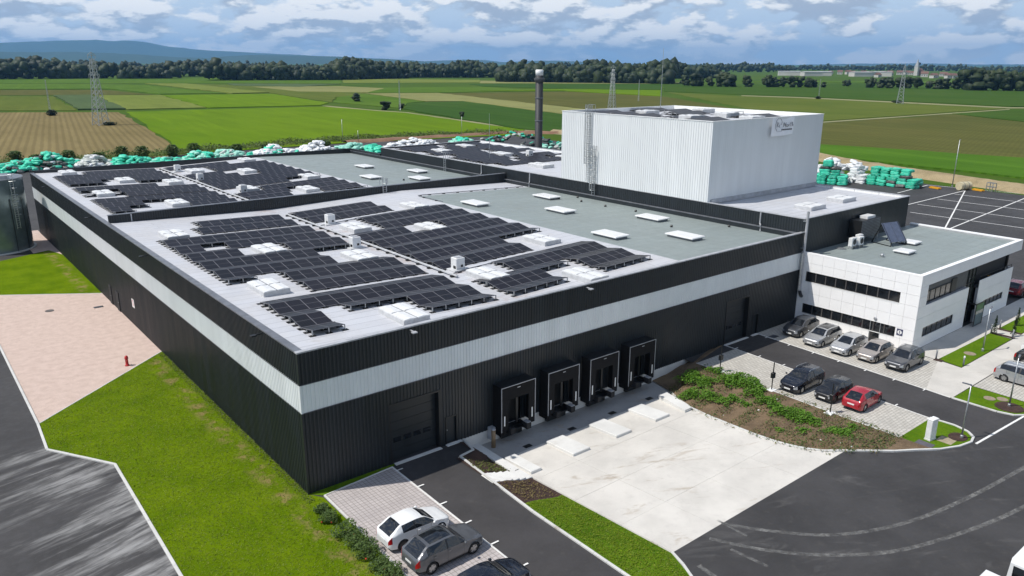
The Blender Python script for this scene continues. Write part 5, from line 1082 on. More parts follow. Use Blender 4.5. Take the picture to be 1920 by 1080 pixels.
heap((140,150),15,6,4.6,44,[('green',5),('dark',3),('grey',2)],'green or dark bale in the heap left of the chimney','bales left of the chimney',R(-55)); heap((137,128),8,5,3.2,22,[('pale',6),('grey',2)],'pale green bale low in front of the heap at the chimney','pale bales by the chimney',R(-55)); heap((158,132),13,6,4.8,40,[('green',6),('dark',2)],'green bale in the heap right of the chimney','bales right of the chimney',R(-55)); heap((148,115),8,4,3.0,20,[('pale',6),('grey',2),('white',1)],'pale green bale in the low heap between chimney and tower','pale bales between chimney and tower',R(-55))
for (u, v), rx, h, n, kinds, lb in [((20,322),9,2.4,22,[('green',8),('dark',2)],'green bag in the heap behind the steel tank'),((88,316),13,3.8,34,[('green',8),('dark',1),('white',1)],'green bag in the tall heap behind the far roof corner'),((172,312),8,2.7,18,[('grey',6),('white',3)],'grey white bag in the heap beside the tall green one'),
        ((247,308),8,2.4,18,[('green',1)],'bright green bag in the small heap at the hedge'),((315,305),9,1.2,10,[('green',3),('pale',2)],'green bag in the low heap at the hedge'),((380,299),8,2.2,16,[('green',3),('pale',4)],'green bag in the heap next to the white row'),((430,296),7,2.4,14,[('pale',4),('grey',3)],'pale green bag in the heap next to the white row'),
        ((515,294),12,3.2,26,[('white',6),('green',2)],'white bag in the row behind the rear parapet'),((590,288),10,3.4,22,[('white',6),('grey',1)],'white bag in the tall heap behind the rear parapet'),((660,284),9,2.6,16,[('pale',6)],'pale green bag in the heap at the rear parapet corner'),((702,284),5,2.2,9,[('green',1)],'bright green bag behind the rear parapet corner'),
        ((775,275),14,2.6,22,[('white',1)],'white bag in the long row behind the side block'),((868,268),6,1.8,9,[('green',1),('pale',1)],'green bag in the small heap behind the side block')]:
    p = gnd(u, v); heap((p.x,p.y), rx*.68, 4.5, h*1.02, n*4, kinds, lb, None, R(-8), single=False)

far_mb = MB()
for k_, (nm, m_) in enumerate((('green',GRN),('pale',GRP),('white',WHB),('dark',DKB),('grey',GYB))): far_mb.add(FAR[nm].v, FAR[nm].f, k_)
o_ = obj('bag_heaps', far_mb, [GRN,GRP,WHB,DKB,GYB], smooth=True); o_['kind'] = 'stuff'; tag(o_, 'long line of green and white bag heaps behind the far roof', 'bags')
# ================================================================== PLANTS
def leaves(n, shape, size, rg, flat=.4):
    """n small leaf quads filling shape(rg)->(x,y,z)"""
    P = np.array([shape() for _ in range(n)]); a = rg.uniform(0,6.283,n); t = rg.uniform(-1.1,1.1,n); s = size*rg.uniform(.6,1.3,n)
    u = np.stack([np.cos(a),np.sin(a),np.sin(t)*.6],1); w = np.stack([-np.sin(a)*np.cos(t),np.cos(a)*np.cos(t),np.sin(t)],1)
    V = np.stack([P-u*s[:,None]*.6-w*s[:,None]*.1, P-w*s[:,None]*.45, P+u*s[:,None]*.7, P+w*s[:,None]*.45],1).reshape(-1,3)
    mb = MB(); mb.v = V.tolist(); mb.f = [(4*i,4*i+1,4*i+2,4*i+3) for i in range(n)]; mb.m = [0]*n; return mb
LF_W = m_leaf('weed_leaf', (.075,.19,.012), (.15,.29,.03)); LF_B = m_leaf('bush_leaf', (.06,.11,.025), (.12,.18,.045)); LF_T = m_leaf('tree_leaf', (.009,.021,.008), (.042,.062,.018), trans=.06, ns=.45); LF_D = m_leaf('dry_leaf', (.16,.13,.05), (.22,.17,.07))
LF_C = m_leaf('conifer', (.025,.05,.02), (.05,.08,.03))
prg = np.random.RandomState(5)
def bank_z(x, y):
    b = min(BANKV, key=lambda v: (v[0]-x)**2+(v[1]-y)**2); return b[2]
mb = MB()
for u, v, r_, h in [(1300,712,1.5,.9),(1322,722,1.3,.8),(1300,735,1.3,.8),(1340,705,.9,.5),(1330,742,1.0,.6),(1365,725,1.3,.8),(1385,722,1.4,.9),(1408,733,1.3,.8),(1352,752,.8,.4),(1375,752,.9,.45),(1400,762,.5,.3),(1415,748,1.1,.7),(1440,762,1.1,.7),(1462,772,1.1,.6),(1485,780,1.2,.7),(1508,788,1.2,.7),(1522,795,.8,.5),(1565,812,.9,.35),(1585,815,.7,.3),(1505,810,.5,.25),(1462,806,.35,.25),(1600,805,.6,.25)]:
    r_ *= .8; p = gnd(u, v, -.3 if u < 1450 else -.1); zz = bank_z(p.x, p.y)
    def sh():
        a = prg.uniform(0,6.283); q = math.sqrt(prg.uniform(0,1))*prg.uniform(.75,1.1); k_ = 1+.45*math.sin(3*a+u)+.25*math.sin(5*a+v); return (p.x+q*k_*r_*math.cos(a), p.y+q*k_*r_*math.sin(a), zz+.03+.75*h*(1-.75*q*q)*prg.uniform(.05,1.1))
    m_ = leaves(int(800*r_*r_), sh, .12, prg); mb.add(m_.v, m_.f)
o_ = obj('weeds', mb, LF_W); o_['kind'] = 'stuff'; tag(o_, 'thick bright green weeds growing on the brown bank', 'weeds')
mb = MB()
def sh():
    while True:
        i = prg.randint(0,len(BANKV)); b = BANKV[i]
        if -1.5 > b[1] > -19.5: return (b[0]+prg.uniform(-.4,.4), b[1]+prg.uniform(-.6,.6), b[2]+prg.uniform(.01,.12))
m_ = leaves(2600, sh, .10, prg); o_ = obj('dry_stalks', m_, LF_D); o_['kind'] = 'stuff'; tag(o_, 'dry stalks and straw scattered over the brown bank', 'straw')
m_ = leaves(4200, sh, .10, prg); o_ = obj('sparse_weeds', m_, LF_B); o_['kind'] = 'stuff'; tag(o_, 'thin sparse weeds scattered over the brown bank', 'weeds')
for k in range(12):
    b = BANKV[prg.randint(60,len(BANKV)-60)]; s_ = prg.uniform(.04,.09); m_ = bag_mesh(k,s_,s_*.8,s_*.6,2); o_ = tag(obj('stone', m_, CONC_W), 'small pale stone lying on the brown bank', 'stone', 'stones on the bank'); o_.location = (b[0]+prg.uniform(-.3,.3),b[1]+prg.uniform(-.4,.4),b[2]+.03)
def bush(p, r_, h, label, group=None, mat=None, n=900, size=.1, flowers=0, name='bush'):
    t = thing(name, label, 'bush', p, 0, group)
    def sh():
        a = prg.uniform(0,6.283); q = prg.uniform(0,1)**.45; w = prg.uniform(0,1); k = math.sqrt(max(0,1-(2*w-1)**2*.8))*(1+.25*math.sin(3*a+p[0]*3)); return (q*k*r_*math.cos(a), q*k*r_*math.sin(a), .05+h*w)
    obj('foliage', leaves(n, sh, size, prg), mat or LF_B, t)
    mb = MB()
    for k in range(4): a = k*1.57+.4; mb.tube([(0,0,-.05),(.3*r_*math.cos(a),.3*r_*math.sin(a),h*.6)],[.03,.012],5)
    obj('stems', mb, BROWN, t)
    for k in range(flowers):
        a = prg.uniform(2.2,5); m_ = bag_mesh(k+3,.045,.045,.04,2); o = obj('flower', m_, simple('flower_red',(.55,.06,.02),.6) if 'flower_red' not in bpy.data.materials else bpy.data.materials['flower_red'], t); o.location = (r_*.9*math.cos(a), r_*.9*math.sin(a), h*prg.uniform(.25,.7))
for i, (u, v, r_, h, fl2) in enumerate([(604,955,.45,.4,0),(618,972,.55,.5,2),(650,1000,.75,.75,1),(672,1018,.7,.75,0),(690,1038,.75,.8,1),(715,1062,.6,.55,1),(735,1078,.7,.6,0)]):
    p = gnd(u, v, .2); bush((p.x, p.y, .02), r_, h, ['small sparse bush at the paver lot corner by the hall','low bush with red flowers near the paver lot corner','round green bush along the paver lot kerb behind the white car','dense green bush along the kerb beside its flowering neighbour','largest green bush on the lawn edge behind the grey off-roader','low bush with a red flower by the pale kerb','last low bush along the paver lot kerb'][i], None, n=int(1300*r_), flowers=fl2, size=.085)
def on_slope(f):
    def g_():
        q = f()
        if len(q) == 3: return q
        s_ = max(0,min(1,(q[0]-9.45)/(XL-.15-9.45))); e = s_*s_*(3-2*s_); return (q[0], q[1], .06+(az(q[1])+.03-.06)*e+prg.uniform(.0,.10))
    return g_
def small_plants(n, sh_, size, mat, nm, label, cat):
    sh_ = on_slope(sh_)
    o = obj(nm, leaves(n, sh_, size, prg), mat); o['kind'] = 'stuff'; tag(o, label, cat)
small_plants(420, lambda: (prg.uniform(9.7,12.4), prg.uniform(-4.6,-2.1)), .1, m_leaf('sedge',(.08,.10,.02),(.14,.16,.04)), 'ground_cover', 'young ground cover plants in the bark mulch bed by the dock wall', 'plants')
small_plants(420, lambda: (prg.uniform(9.7,12.4), prg.uniform(-8.8,-6.2)), .09, LF_D, 'ground_cover', 'young brownish plants in the bark mulch bed beside the lawn strip', 'plants')
def rough_edge():
    while True:
        y = prg.uniform(-1,30); x = -prg.uniform(0,1)**1.5*.5-.02; return (x, y, .03+prg.uniform(0,.12))
small_plants(2600, rough_edge, .07, m_leaf('long_grass',(.07,.12,.02),(.17,.18,.05)), 'long_grass', 'unmown grass along the foot of the west wall', 'grass')
def in_lawn():
    while True:
        x, y = prg.uniform(-11.2,.5), prg.uniform(-13,30.5)
        if y < 20.95: ok = x > (-8.3 if y < 11.2 else -8.2-(y-11.2)*.61 if y < 16.2 else -11.2)+.1
        else: ok = x > -11.1+(y-20.95)*1.144+.15
        if ok and (x < -.1 or (y < -.9 and x < .3)): return (x, y, .03+prg.uniform(0,.035))
small_plants(42000, in_lawn, .055, m_leaf('lawn_blade',(.085,.145,.003),(.20,.25,.010),trans=.1), 'lawn_grass', 'short mown grass of the lawn along the west wall', 'grass')
def in_strip():
    while True:
        x, y = prg.uniform(9.5,12.5), prg.uniform(-21,-9.1)
        if y > -17.5 or x < 12.5-.4*(-17.55-y): return (x, y) if y > -17.5 else (x, y, .07)
small_plants(9000, in_strip, .055, bpy.data.materials['lawn_blade'], 'lawn_grass', 'short grass on the strip between the drive and the apron', 'grass')
# conifers and posts by the office
for x, y, lb in ((65.0,-16.0,'slim young conifer on the lawn corner by the office entrance'),(68.8,-15.0,'slim young conifer on the far lawn beyond the entrance path'),(64.2,-14.6,'slim young conifer beside the path at the office entrance')):
    t = thing('conifer', lb, 'tree', (x,y,.05)); mb = MB(); mb.tube([(0,0,0),(0,0,1.8)],[.04,.012],6); obj('trunk', mb, BROWN, t)
    def sh():
        w = prg.uniform(0,1); a = prg.uniform(0,6.283); q = math.sqrt(prg.uniform(0,1))*.26*(1-w)**.7; return (q*math.cos(a), q*math.sin(a), .15+1.75*w)
    obj('crown', leaves(420, sh, .09, prg), LF_C, t)
def ico(n):
    import bmesh
    bm = bmesh.new(); bmesh.ops.create_icosphere(bm, subdivisions=n, radius=1); v = np.array([x.co[:] for x in bm.verts]); f = np.array([[q.index for q in p.verts] for p in bm.faces]); bm.free(); return v, f
ICO = {k: ico(k) for k in (1,2,3)}
def crown_np(k, c, rx, rz__, rg, rough=.22):
    v, f = ICO[k]; ph = rg.uniform(0,6.28,9); d = 1+rough*(np.sin(3.1*v[:,0]+ph[0])*np.sin(2.7*v[:,1]+ph[1])+.8*np.sin(5.3*v[:,2]+ph[2]+2*v[:,0])+.5*np.sin(8*v[:,1]+ph[3]+4*v[:,2]))+rg.uniform(-.5,.5,len(v))*rough
    p = v*d[:,None]*np.array([rx,rx,rz__]); return p+np.array(c), f
def np_obj(name, Vs, Fs, mat, parent=None):
    off_ = 0; FF = []
    for v, f in zip(Vs, Fs): FF.append(f+off_); off_ += len(v)
    V = np.concatenate(Vs); F = np.concatenate(FF); me = bpy.data.meshes.new(name); me.vertices.add(len(V)); me.vertices.foreach_set('co', V.ravel()); me.loops.add(F.size); me.loops.foreach_set('vertex_index', F.ravel().astype(np.int32)); me.polygons.add(len(F)); me.polygons.foreach_set('loop_start', np.arange(0,F.size,3,dtype=np.int32)); me.update(calc_edges=True); me.validate(); me.materials.append(mat); return link(name, me, parent)
def polar(u, D):
    d = ray(u, 150); h = Vector((d.x,d.y,0)).normalized(); return CAM.x+h.x*D, CAM.y+h.y*D
frg = np.random.RandomState(9)
def forest(segs, rows, name, label, dens=6.5, hmin=15, hmax=28, det=2):
    Vs, Fs = [], []
    for (u0, D0), (u1, D1) in segs:
        p0, p1 = polar(u0,D0), polar(u1,D1); n = int(math.dist(p0,p1)/dens)
        dx, dy = (p1[0]-p0[0]), (p1[1]-p0[1]); L_ = math.hypot(dx,dy); nx, ny = -dy/L_, dx/L_
        if nx*(p0[0]-CAM.x)+ny*(p0[1]-CAM.y) < 0: nx, ny = -nx, -ny
        for r_ in range(rows):
            for i in range(n):
                s_ = (i+frg.uniform(0,1))/n; dp = r_*9+frg.uniform(-4,4); x = p0[0]+dx*s_+nx*dp; y = p0[1]+dy*s_+ny*dp
                hh = frg.uniform(hmin,hmax)*(1+.16*math.sin(x*.021+y*.013)+.12*math.sin(x*.057-y*.04))*(1 if r_ else .82); rx = frg.uniform(4.5,8.5)
                v, f = crown_np(det if r_ < 2 else 1, (x,y,hh-rx*1.05), rx, rx*1.05, frg, .18); Vs.append(v); Fs.append(f)
                if r_ < 2:
                    for q_ in range(5): v, f = crown_np(2 if r_ == 0 else 1, (x+frg.uniform(-7,7),y+frg.uniform(-5,5),hh*frg.uniform(.12,.85)), rx*frg.uniform(.4,.75), rx*frg.uniform(.4,.7), frg, .2); Vs.append(v); Fs.append(f)
    o = np_obj(name, Vs, Fs, LF_T); o['kind'] = 'stuff'; tag(o, label, 'forest'); return o
forest([((-700,1350),(212,1360)),((225,1330),(330,1330)),((330,1500),(392,1500)),((392,1180),(640,1190)),((640,1190),(760,1330)),((760,1380),(935,1400)),((932,1090),(1262,1040)),((1262,1400),(1345,1500))], 7, 'forest', 'dark broadleaf forest along the far edge of the fields')
forest([((1230,3300),(1560,3600)),((1560,3800),(1900,3600)),((1900,3300),(2700,3300)),((1330,2600),(1480,2700)),((-700,2600),(1230,2900))], 3, 'distant_forest', 'distant strip of forest on the horizon behind the village', 13, 16, 27, 1)
def tree(x, y, h, label, group, rx=None):
    t = thing('tree', label, 'tree', (x,y,0), 0, group); mb = MB(); mb.tube([(0,0,-.3),(0,0,h*.35),(h*.03,0,h*.7)],[h*.028,h*.02,h*.006],6)
    for k in range(3): a = k*2.1; mb.tube([(0,0,h*.35),(h*.15*math.cos(a),h*.15*math.sin(a),h*.6)],[h*.012,h*.004],5)
    obj('trunk', mb, BROWN, t); rx = rx or h*.42; Vs, Fs = [], []
    for k in range(12):
        a = frg.uniform(0,6.28); q = frg.uniform(.1,.72)*rx; v, f = crown_np(2,(q*math.cos(a),q*math.sin(a),h*frg.uniform(.14,.82)),rx*frg.uniform(.38,.6),h*frg.uniform(.13,.2),frg,.3); Vs.append(v); Fs.append(f)
    np_obj('crown', Vs, Fs, LF_T, t)
for u, D, h in [(1284,930,13),(1303,925,16),(1312,930,15),(1331,930,11),(1352,920,17),(1362,915,18),(1372,925,15),(1402,930,14),(1440,925,14),(1452,930,12),(1470,930,12),(1486,925,13),(1500,930,12),(1516,930,12),(1528,935,9),(1545,940,7)]: tree(*polar(u,D), h, 'dark tree in the row across the fields beyond the white tower', 'row of trees beyond the tower')
for u, D, h in [(1585,1020,8),(1592,1000,9),(1634,960,13),(1655,955,12),(1668,950,13),(1690,950,13),(1705,955,13),(1722,950,14),(1745,960,11),(1760,950,12),(1776,950,12),(1795,950,14)]: tree(*polar(u,D), h, 'dark tree in the broken row in front of the distant village', 'trees in front of the village')
for u, D, h in [(1815,930,22),(1832,925,25),(1848,930,23),(1868,930,21),(1884,925,22),(1902,930,21),(1920,930,21),(1945,930,22),(1975,930,22),(2010,930,20)]: tree(*polar(u,D), h, 'tall dark tree of the copse beside the village', 'tall trees of the copse')
for (u, v), r_, h in [((668,191),5,6),((724,206),4,5),((752,205),2.5,3.5),((866,221),2,3)]:
    p = gnd(u,v); tree(p.x,p.y,h,['round bush like tree at the bend of the field track','low tree halfway along the field track','small tree at the foot of the mast by the track','tiny tree in the bright green field'][[5,4,2.5,2].index(r_)],None,r_*.7)
# hedge scrub behind the yards
def hedge_pts():
    P = [(-60,192),(5,192),(50,192.5),(96,200),(130,196),(166,188)]; 
    k = prg.randint(0,len(P)-1); s_ = prg.uniform(); return (P[k][0]+(P[k+1][0]-P[k][0])*s_+prg.uniform(-2,2), P[k][1]+(P[k+1][1]-P[k][1])*s_+prg.uniform(-6,6))
def sh():
    x, y = hedge_pts(); c = .5+.5*math.sin(x*.35)*math.sin(x*.11+1); return (x, y, prg.uniform(0,1)**1.3*(.5+1.3*c))
o_ = obj('scrub', leaves(16000, sh, .45, prg), m_leaf('scrub_leaf',(.07,.12,.02),(.14,.18,.04))); o_['kind'] = 'stuff'; tag(o_, 'rough green scrub along the field edge behind the bag heaps', 'scrub')
berm([(-140,193),(5,193),(50,193.5),(96,201),(130,197),(168,189)], 13, .35, m_grass('rough_verge',(.07,.12,.02),(.12,.15,.04)), 'verge')
for i, (u, v) in enumerate([(30,305),(70,306),(130,303),(185,300),(230,296),(268,297),(325,293),(365,288),(445,286),(500,283),(610,275)]):
    p = gnd(u, v); bush((p.x,p.y,0), prg.uniform(1.4,2.4), prg.uniform(1.8,3.2), 'dark green bush in the scrub behind the bag heaps', 'bushes in the scrub', LF_B, 900, .4)

# ================================================================== STREET FURNITURE
def lamp(x, y, h, label, arm=(1,0), w=.07):
    t = thing('street_lamp', label, 'street lamp', (x,y,.02)); mb = MB(); mb.tube([(0,0,0),(0,0,h)],[w,w*.55],8); obj('pole', mb, GALV, t, True); mb = MB(); mb.lathe([(w*1.6,0),(w*1.6,.25),(w,.3)],n=10); obj('base', mb, GALV, t)
    a = Vector((arm[0],arm[1],0)).normalized(); mb = MB(); mb.bar(Vector((0,0,h-.03))-a*.05, Vector((0,0,h+.02))+a*.55, .13, .06); obj('head', mb, CAPG, t)
lamp(38.7,-21.75,4.1,'slim grey lamp post on the grass corner by the white cabinet',(-.3,1)); lamp(47.05,-21.85,4.1,'slim grey lamp post in front of the silver estate car',(1,.2)); lamp(58.4,-15.75,4.15,'slim grey lamp post on the lawn before the office entrance',(1,.1))
lamp(160.3,28.3,9.9,'tall lamp post at the far yard corner by the dirt bank',(1,0),.11); p = gnd(643,268); lamp(p.x,p.y,7.5,'lamp post among the pale bags behind the far roof',(1,0),.1); p = gnd(866,256); lamp(p.x,p.y,7,'lamp post behind the side block near the green bags',(1,0),.1); p = gnd(672,268); lamp(p.x,p.y,4,'short lamp post behind the rear parapet corner',(1,0),.1)
def lampmat(nm): return simple(nm,(.02,.02,.022),.5)
for (x, y), lb in (((35.55,-3.75),'black post with box on the kerb near the hall wall'),((35.6,-8.7),'black post with box on the kerb before the dark crossover'),((35.35,-13.85),'black post with box on the kerb before the small black car')):
    t = thing('charging_post', lb, 'post', (x,y,.05)); mb = MB(); mb.tube([(0,0,0),(0,0,2.35)],.045,8); obj('pole', mb, BLACK, t); mb = MB(); mb.cbox(-.16,.16,-.12,.12,1.05,1.5,.02); obj('box', mb, BLACK, t); mb = MB(); mb.cbox(-.45,.3,-.3,.3,-.3,.06,.03); obj('footing', mb, WPAINT, t)
cb = thing('utility_cabinet', 'white utility cabinet standing on the grass corner by a lamp post', 'cabinet', (36.9,-20.4,.03), R(-8)); mb = MB(); mb.box(-.36,.36,-.22,.22,0,.1); obj('base', mb, CONC_W, cb); mb = MB(); mb.box(-.33,.33,-.19,.19,.1,1.52); obj('casing', mb, WPAINT, cb); mb = MB(); mb.cbox(-.36,.36,-.22,.22,1.52,1.6,.03); obj('lid', mb, WPAINT, cb); mb = MB(); mb.box(-.345,-.331,-.17,.17,.15,1.45); obj('door', mb, HATCH, cb)
for (x, y), w, m_, lb in (((35.7,-20.5),.55,simple('cover_dark',(.09,.085,.10),.7),'dark square cover in the grass beside the white cabinet'),((37.6,-21.2),.5,simple('cover_pale',(.33,.28,.19),.9),'pale square slab in the grass behind the white cabinet')):
    mb = MB(); mb.box(x-w,x+w,y-w,y+w,.02,.045); tag(obj('manhole_cover', mb, m_), lb, 'cover')
for (x, y), r_, lb in (((-5.8,50.2),.42,'round dark manhole cover on the pink gravel pad'),((56.8,-15.3),.5,'round brownish manhole cover in the lawn before the office'),((47.6,-20.3),.42,'round pale manhole cover on the grass by the drive'),((48.2,-21.0),.4,'round grey manhole cover on the grass by the drive')):
    mb = MB(); mb.lathe([(r_,.02),(r_,.062)],n=18); o_ = tag(obj('manhole_cover', mb, simple('cast_iron',(.10,.09,.085),.7) if r_ == .42 and x < 0 else simple('cover_earth',(.26,.21,.15),.9)), lb, 'cover'); o_.location = (x,y,0)
for (x, y), lb in (((-1.5,48.5),'rectangular drain grate on the pink gravel by the wall'),((46.9,-1.6),'rectangular drain grate on the pavers by the hall corner')):
    t = thing('drain', lb, 'drain', (x,y,.03)); mb = MB(); mb.box(-.45,.45,-.3,.3,0,.012); obj('frame', mb, BLACK, t)
    for k in range(8): mb = MB(); mb.box(-.4+k*.1,-.35+k*.1,-.26,.26,.012,.022); obj('bar', mb, CAPG, t)
hy = thing('fire_hydrant', 'red fire hydrant on the pink gravel near the lawn edge', 'hydrant', (-3.3,28.9,.02)); mb = MB(); mb.lathe([(.2,0),(.2,.05),(.13,.08),(.12,.62),(.16,.64),(.16,.7),(.12,.86),(.03,.93)],n=12); obj('body', mb, RED, hy, True)
for s_ in (-1,1): mb = MB(); mb.tube([(0,s_*.08,.5),(0,s_*.24,.5)],.07,8); obj('outlet', mb, RED, hy)
bo = thing('guard_bollard', 'rusty tan steel bollard at the west end of the loading docks', 'bollard', (13.5,-.85,-.95)); mb = MB(); mb.tube([(0,0,0),(0,0,1.35)],.15,14); obj('post', mb, BRASSY, bo, True); mb = MB(); mb.lathe([(.17,1.35),(.17,1.4),(.05,1.46)],n=14); obj('cap', mb, CAPL, bo)
mb = MB(); mb.cbox(13.55,13.95,-.5,-.1,-.6,.35,.03); tag(obj('control_box', mb, CAPL), 'pale grey control box on the wall beside the first dock shelter', 'control box')
for i, ((x, y), lb) in enumerate((((52.9,-14.0),'low dark bollard light at the lawn corner by the parked crossover'),((53.2,-16.15),'low bollard light with pale cap at the lawn tip'),((64.3,-14.3),'low dark bollard light beside the office entrance screen'),((66.5,-14.3),'low dark bollard light across the entrance path'),((64.2,-16.2),'low dark bollard light by the slim conifer on the lawn corner'),((75.5,-14.4),'low dark bollard light near the red off-roader'))):
    t = thing('bollard_light', lb, 'bollard', (x,y,.04)); mb = MB(); mb.tube([(0,0,0),(0,0,.75)],.07,10); obj('post', mb, CAPG, t, True); mb = MB(); mb.lathe([(.075,.75),(.075,.88),(.04,.92)],n=10); obj('cap', mb, WPAINT if i == 1 else GALV, t)
mb = MB(); mb.lathe([(1.0,0),(.95,.06),(.3,.1)],n=14); o_ = struct(obj('mulch_bed', mb, MULCH)); o_.location = (47.0,-21.9,.03); o_ = struct(obj('mulch_bed', mb, MULCH)); o_.location = (38.75,-21.5,.03); o_.scale = (.75,.6,.8)
for (x0, y0, x1, y1) in ((64.3,-14.2,64.7,-16.3),(66.1,-14.2,66.5,-16.3),(52.6,-13.9,53.1,-14.6)): mb = MB(); mb.box(min(x0,x1),max(x0,x1),min(y0,y1),max(y0,y1),.045,.085); struct(obj('mulch_bed', mb, MULCH))
mb = MB(); mb.add([(0,0,0)],[]) if False else None
ch_ = thing('terrace_chair', 'yellow chair on the office terrace behind the railing', 'chair', (70.6,OY+.62,3.68)); mb = MB(); mb.cbox(-.25,.25,-.25,.25,.4,.46,.02); obj('seat', mb, YEL, ch_); mb = MB(); mb.cbox(-.25,.25,.2,.25,.46,1.15,.02); obj('backrest', mb, YEL, ch_)
for a in (-1,1):
    for b in (-1,1): mb = MB(); mb.bar((a*.22,b*.22,0),(a*.22,b*.22,.4),.03); obj('leg', mb, GALV, ch_)
# yard clutter by the dirt bank
t = thing('roller_drum', 'cream cylindrical drum lying at the far yard edge', 'drum', (157.6,25.0,0), R(70)); mb = MB(); mb.lathe([(.1,-1.4),(.85,-1.4),(.85,1.4),(.1,1.4)],n=18); o_ = obj('drum', mb, simple('cream',(.52,.46,.30),.6), t, False); o_.rotation_euler = (R(90),0,0); o_.location = (0,0,.87)
for s_ in (-.6,.6): mb = MB(); mb.lathe([(.86,s_-.05),(.88,s_-.05),(.88,s_+.05),(.86,s_+.05)],n=18); o_ = obj('strap', mb, CAPG, t); o_.rotation_euler = (R(90),0,0); o_.location = (0,0,.87)
for (x, y), lb in (((154.6,29.4),'orange yellow pallet forks lying near the long green stack'),((158.8,22.6),'orange yellow pallet forks lying beside the cream drum')):
    t = thing('lifting_beam', lb, 'lifting gear', (x,y,0), R(75)); 
    for k in range(3): mb = MB(); mb.cbox(-1.1,1.1,-.5+k*.4,-.3+k*.4,.05+.1*(k%2),.3+.1*(k%2),.02); obj('beam', mb, YEL, t)
t = thing('tube_rack', 'grey tubular rack standing beside the cream drum', 'rack', (160.4,20.8,0), R(70)); mb = MB()
for a in (-.7,.7):
    for b in (-.5,.5): mb.bar((a,b,0),(a,b,1.7),.12)
for z in (.9,1.7):
    mb.bar((-.7,-.5,z),(.7,-.5,z),.12); mb.bar((-.7,.5,z),(.7,.5,z),.12); mb.bar((-.7,-.5,z),(-.7,.5,z),.12); mb.bar((.7,-.5,z),(.7,.5,z),.12)
obj('frame', mb, GALV, t)
# ---- steel tank
tk = thing('storage_tank', 'large round steel water tank with ladder beside the west wall', 'tank', (-6.6,86.2,0)); TR = 4.55; TK = 9.85; mb = MB(); pr = [(TR,.1)]
for k in range(7): z = .1+k*(TK-.1)/7; pr += [(TR,z+.04),(TR+.018,z+.05),(TR+.018,z+.12),(TR,z+.13)]
pr += [(TR,TK)]; n = 64; mb.add([(q*math.cos(2*math.pi*k/n),q*math.sin(2*math.pi*k/n),z) for q,z in pr for k in range(n)],[(i*n+k,i*n+(k+1)%n,(i+1)*n+(k+1)%n,(i+1)*n+k) for i in range(len(pr)-1) for k in range(n)]); o_ = obj('shell', mb, STEEL, tk); smooth_by_angle(o_, 30)
mb = MB(); mb.lathe([(TR+.05,TK-.02),(TR+.05,TK+.06),(.3,TK+.45),(.05,TK+.46)],n=64); obj('roof', mb, simple('tank_roof',(.20,.22,.24),.4,.5), tk, False); mb = MB(); mb.lathe([(TR+.35,0),(TR+.35,.14),(TR-.1,.15)],n=64); obj('base_ring', mb, CONC_W, tk)
for an, w in ((R(-62),.05),(R(-38),.04)): mb = MB(); c, s_ = math.cos(an), math.sin(an); mb.tube([((TR+.1)*c,(TR+.1)*s_,.1),((TR+.1)*c,(TR+.1)*s_,TK-2.5)],w,6); obj('pipe', mb, BLACK, tk)
an = R(-55); mb = MB(); c, s_ = math.cos(an), math.sin(an)
for e in (-.25,.25): mb.bar(((TR+.25)*c-e*s_,(TR+.25)*s_+e*c,3.2),((TR+.25)*c-e*s_,(TR+.25)*s_+e*c,TK+.9),.06)
z = 3.4
while z < TK+.3: mb.bar(((TR+.25)*c-.25*s_,(TR+.25)*s_+.25*c,z),((TR+.25)*c+.25*s_,(TR+.25)*s_-.25*c,z),.04); z += .3
obj('ladder', mb, GALV, tk); mb = MB(); z = 5.2
while z < TK+1: mb.tube([((TR+.25+.65*math.sin(a))*c-.38*math.cos(a)*s_,(TR+.25+.65*math.sin(a))*s_+.38*math.cos(a)*c,z) for a in [math.pi*k/7 for k in range(8)]],.025,4); z += .9
obj('ladder_cage', mb, GALV, tk); mb = MB(); mb.box(-.5,.5,-.5,.5,TK+.1,TK+.55); o_ = obj('roof_hatch', mb, CAPL, tk); o_.location = (2.0,-2.9,0)
# white motorhome-like vans on the right edge of the turning area
for u, v, sg, lb in ((1896,1047,1,'white van with roof hatch parked on the asphalt turning area'),(1850,1066,-1,'second white van parked tail to tail with the other on the asphalt')):
    p = gnd(u, v, 2.12); van(lb, (p.x+sg*2.5, p.y-.87, .0), 0 if sg > 0 else math.pi, False)

# ================================================================== FAR THINGS
def pylon(u, v, h, w, arms, label, seed=0):
    p = gnd(u, v); t = thing('power_pylon', label, 'pylon', (p.x,p.y,0), R(20)); m_ = GALV; b = w/2; tp = w*.13; H0 = h*.92
    def at(z, sx, sy): k = b+(tp-b)*min(1,z/H0)**.85; return Vector((sx*k, sy*k, z))
    for sx in (-1,1):
        for sy in (-1,1):
            mb = MB(); zs = [0,h*.25,h*.5,h*.7,H0]
            for a, c in zip(zs[:-1], zs[1:]): mb.bar(at(a,sx,sy), at(c,sx,sy), .22)
            obj('leg', mb, m_, t)
    mb = MB(); n = 11
    for k in range(n):
        z0, z1 = H0*k/n, H0*(k+1)/n
        for s_ in (-1,1):
            for e in (-1,1): mb.bar(at(z0,e,s_), at(z1,-e,s_), .11); mb.bar(at(z0,s_,e), at(z1,s_,-e), .11)
    obj('bracing', mb, m_, t)['kind'] = 'stuff'
    mb = MB(); mb.bar((0,0,H0),(0,0,h),.2); obj('peak', mb, m_, t)
    for z, l in arms:
        for s_ in (-1,1):
            mb = MB()
            for q in (-.5,.5): mb.bar((0,q,z*h),(s_*l,0,z*h+.1),.16); 
            mb.bar((0,0,z*h+1.3),(s_*l,0,z*h+.15),.14); mb.bar((s_*l,0,z*h+.1),(s_*l,0,z*h-1.2),.12); obj('crossarm', mb, m_, t)
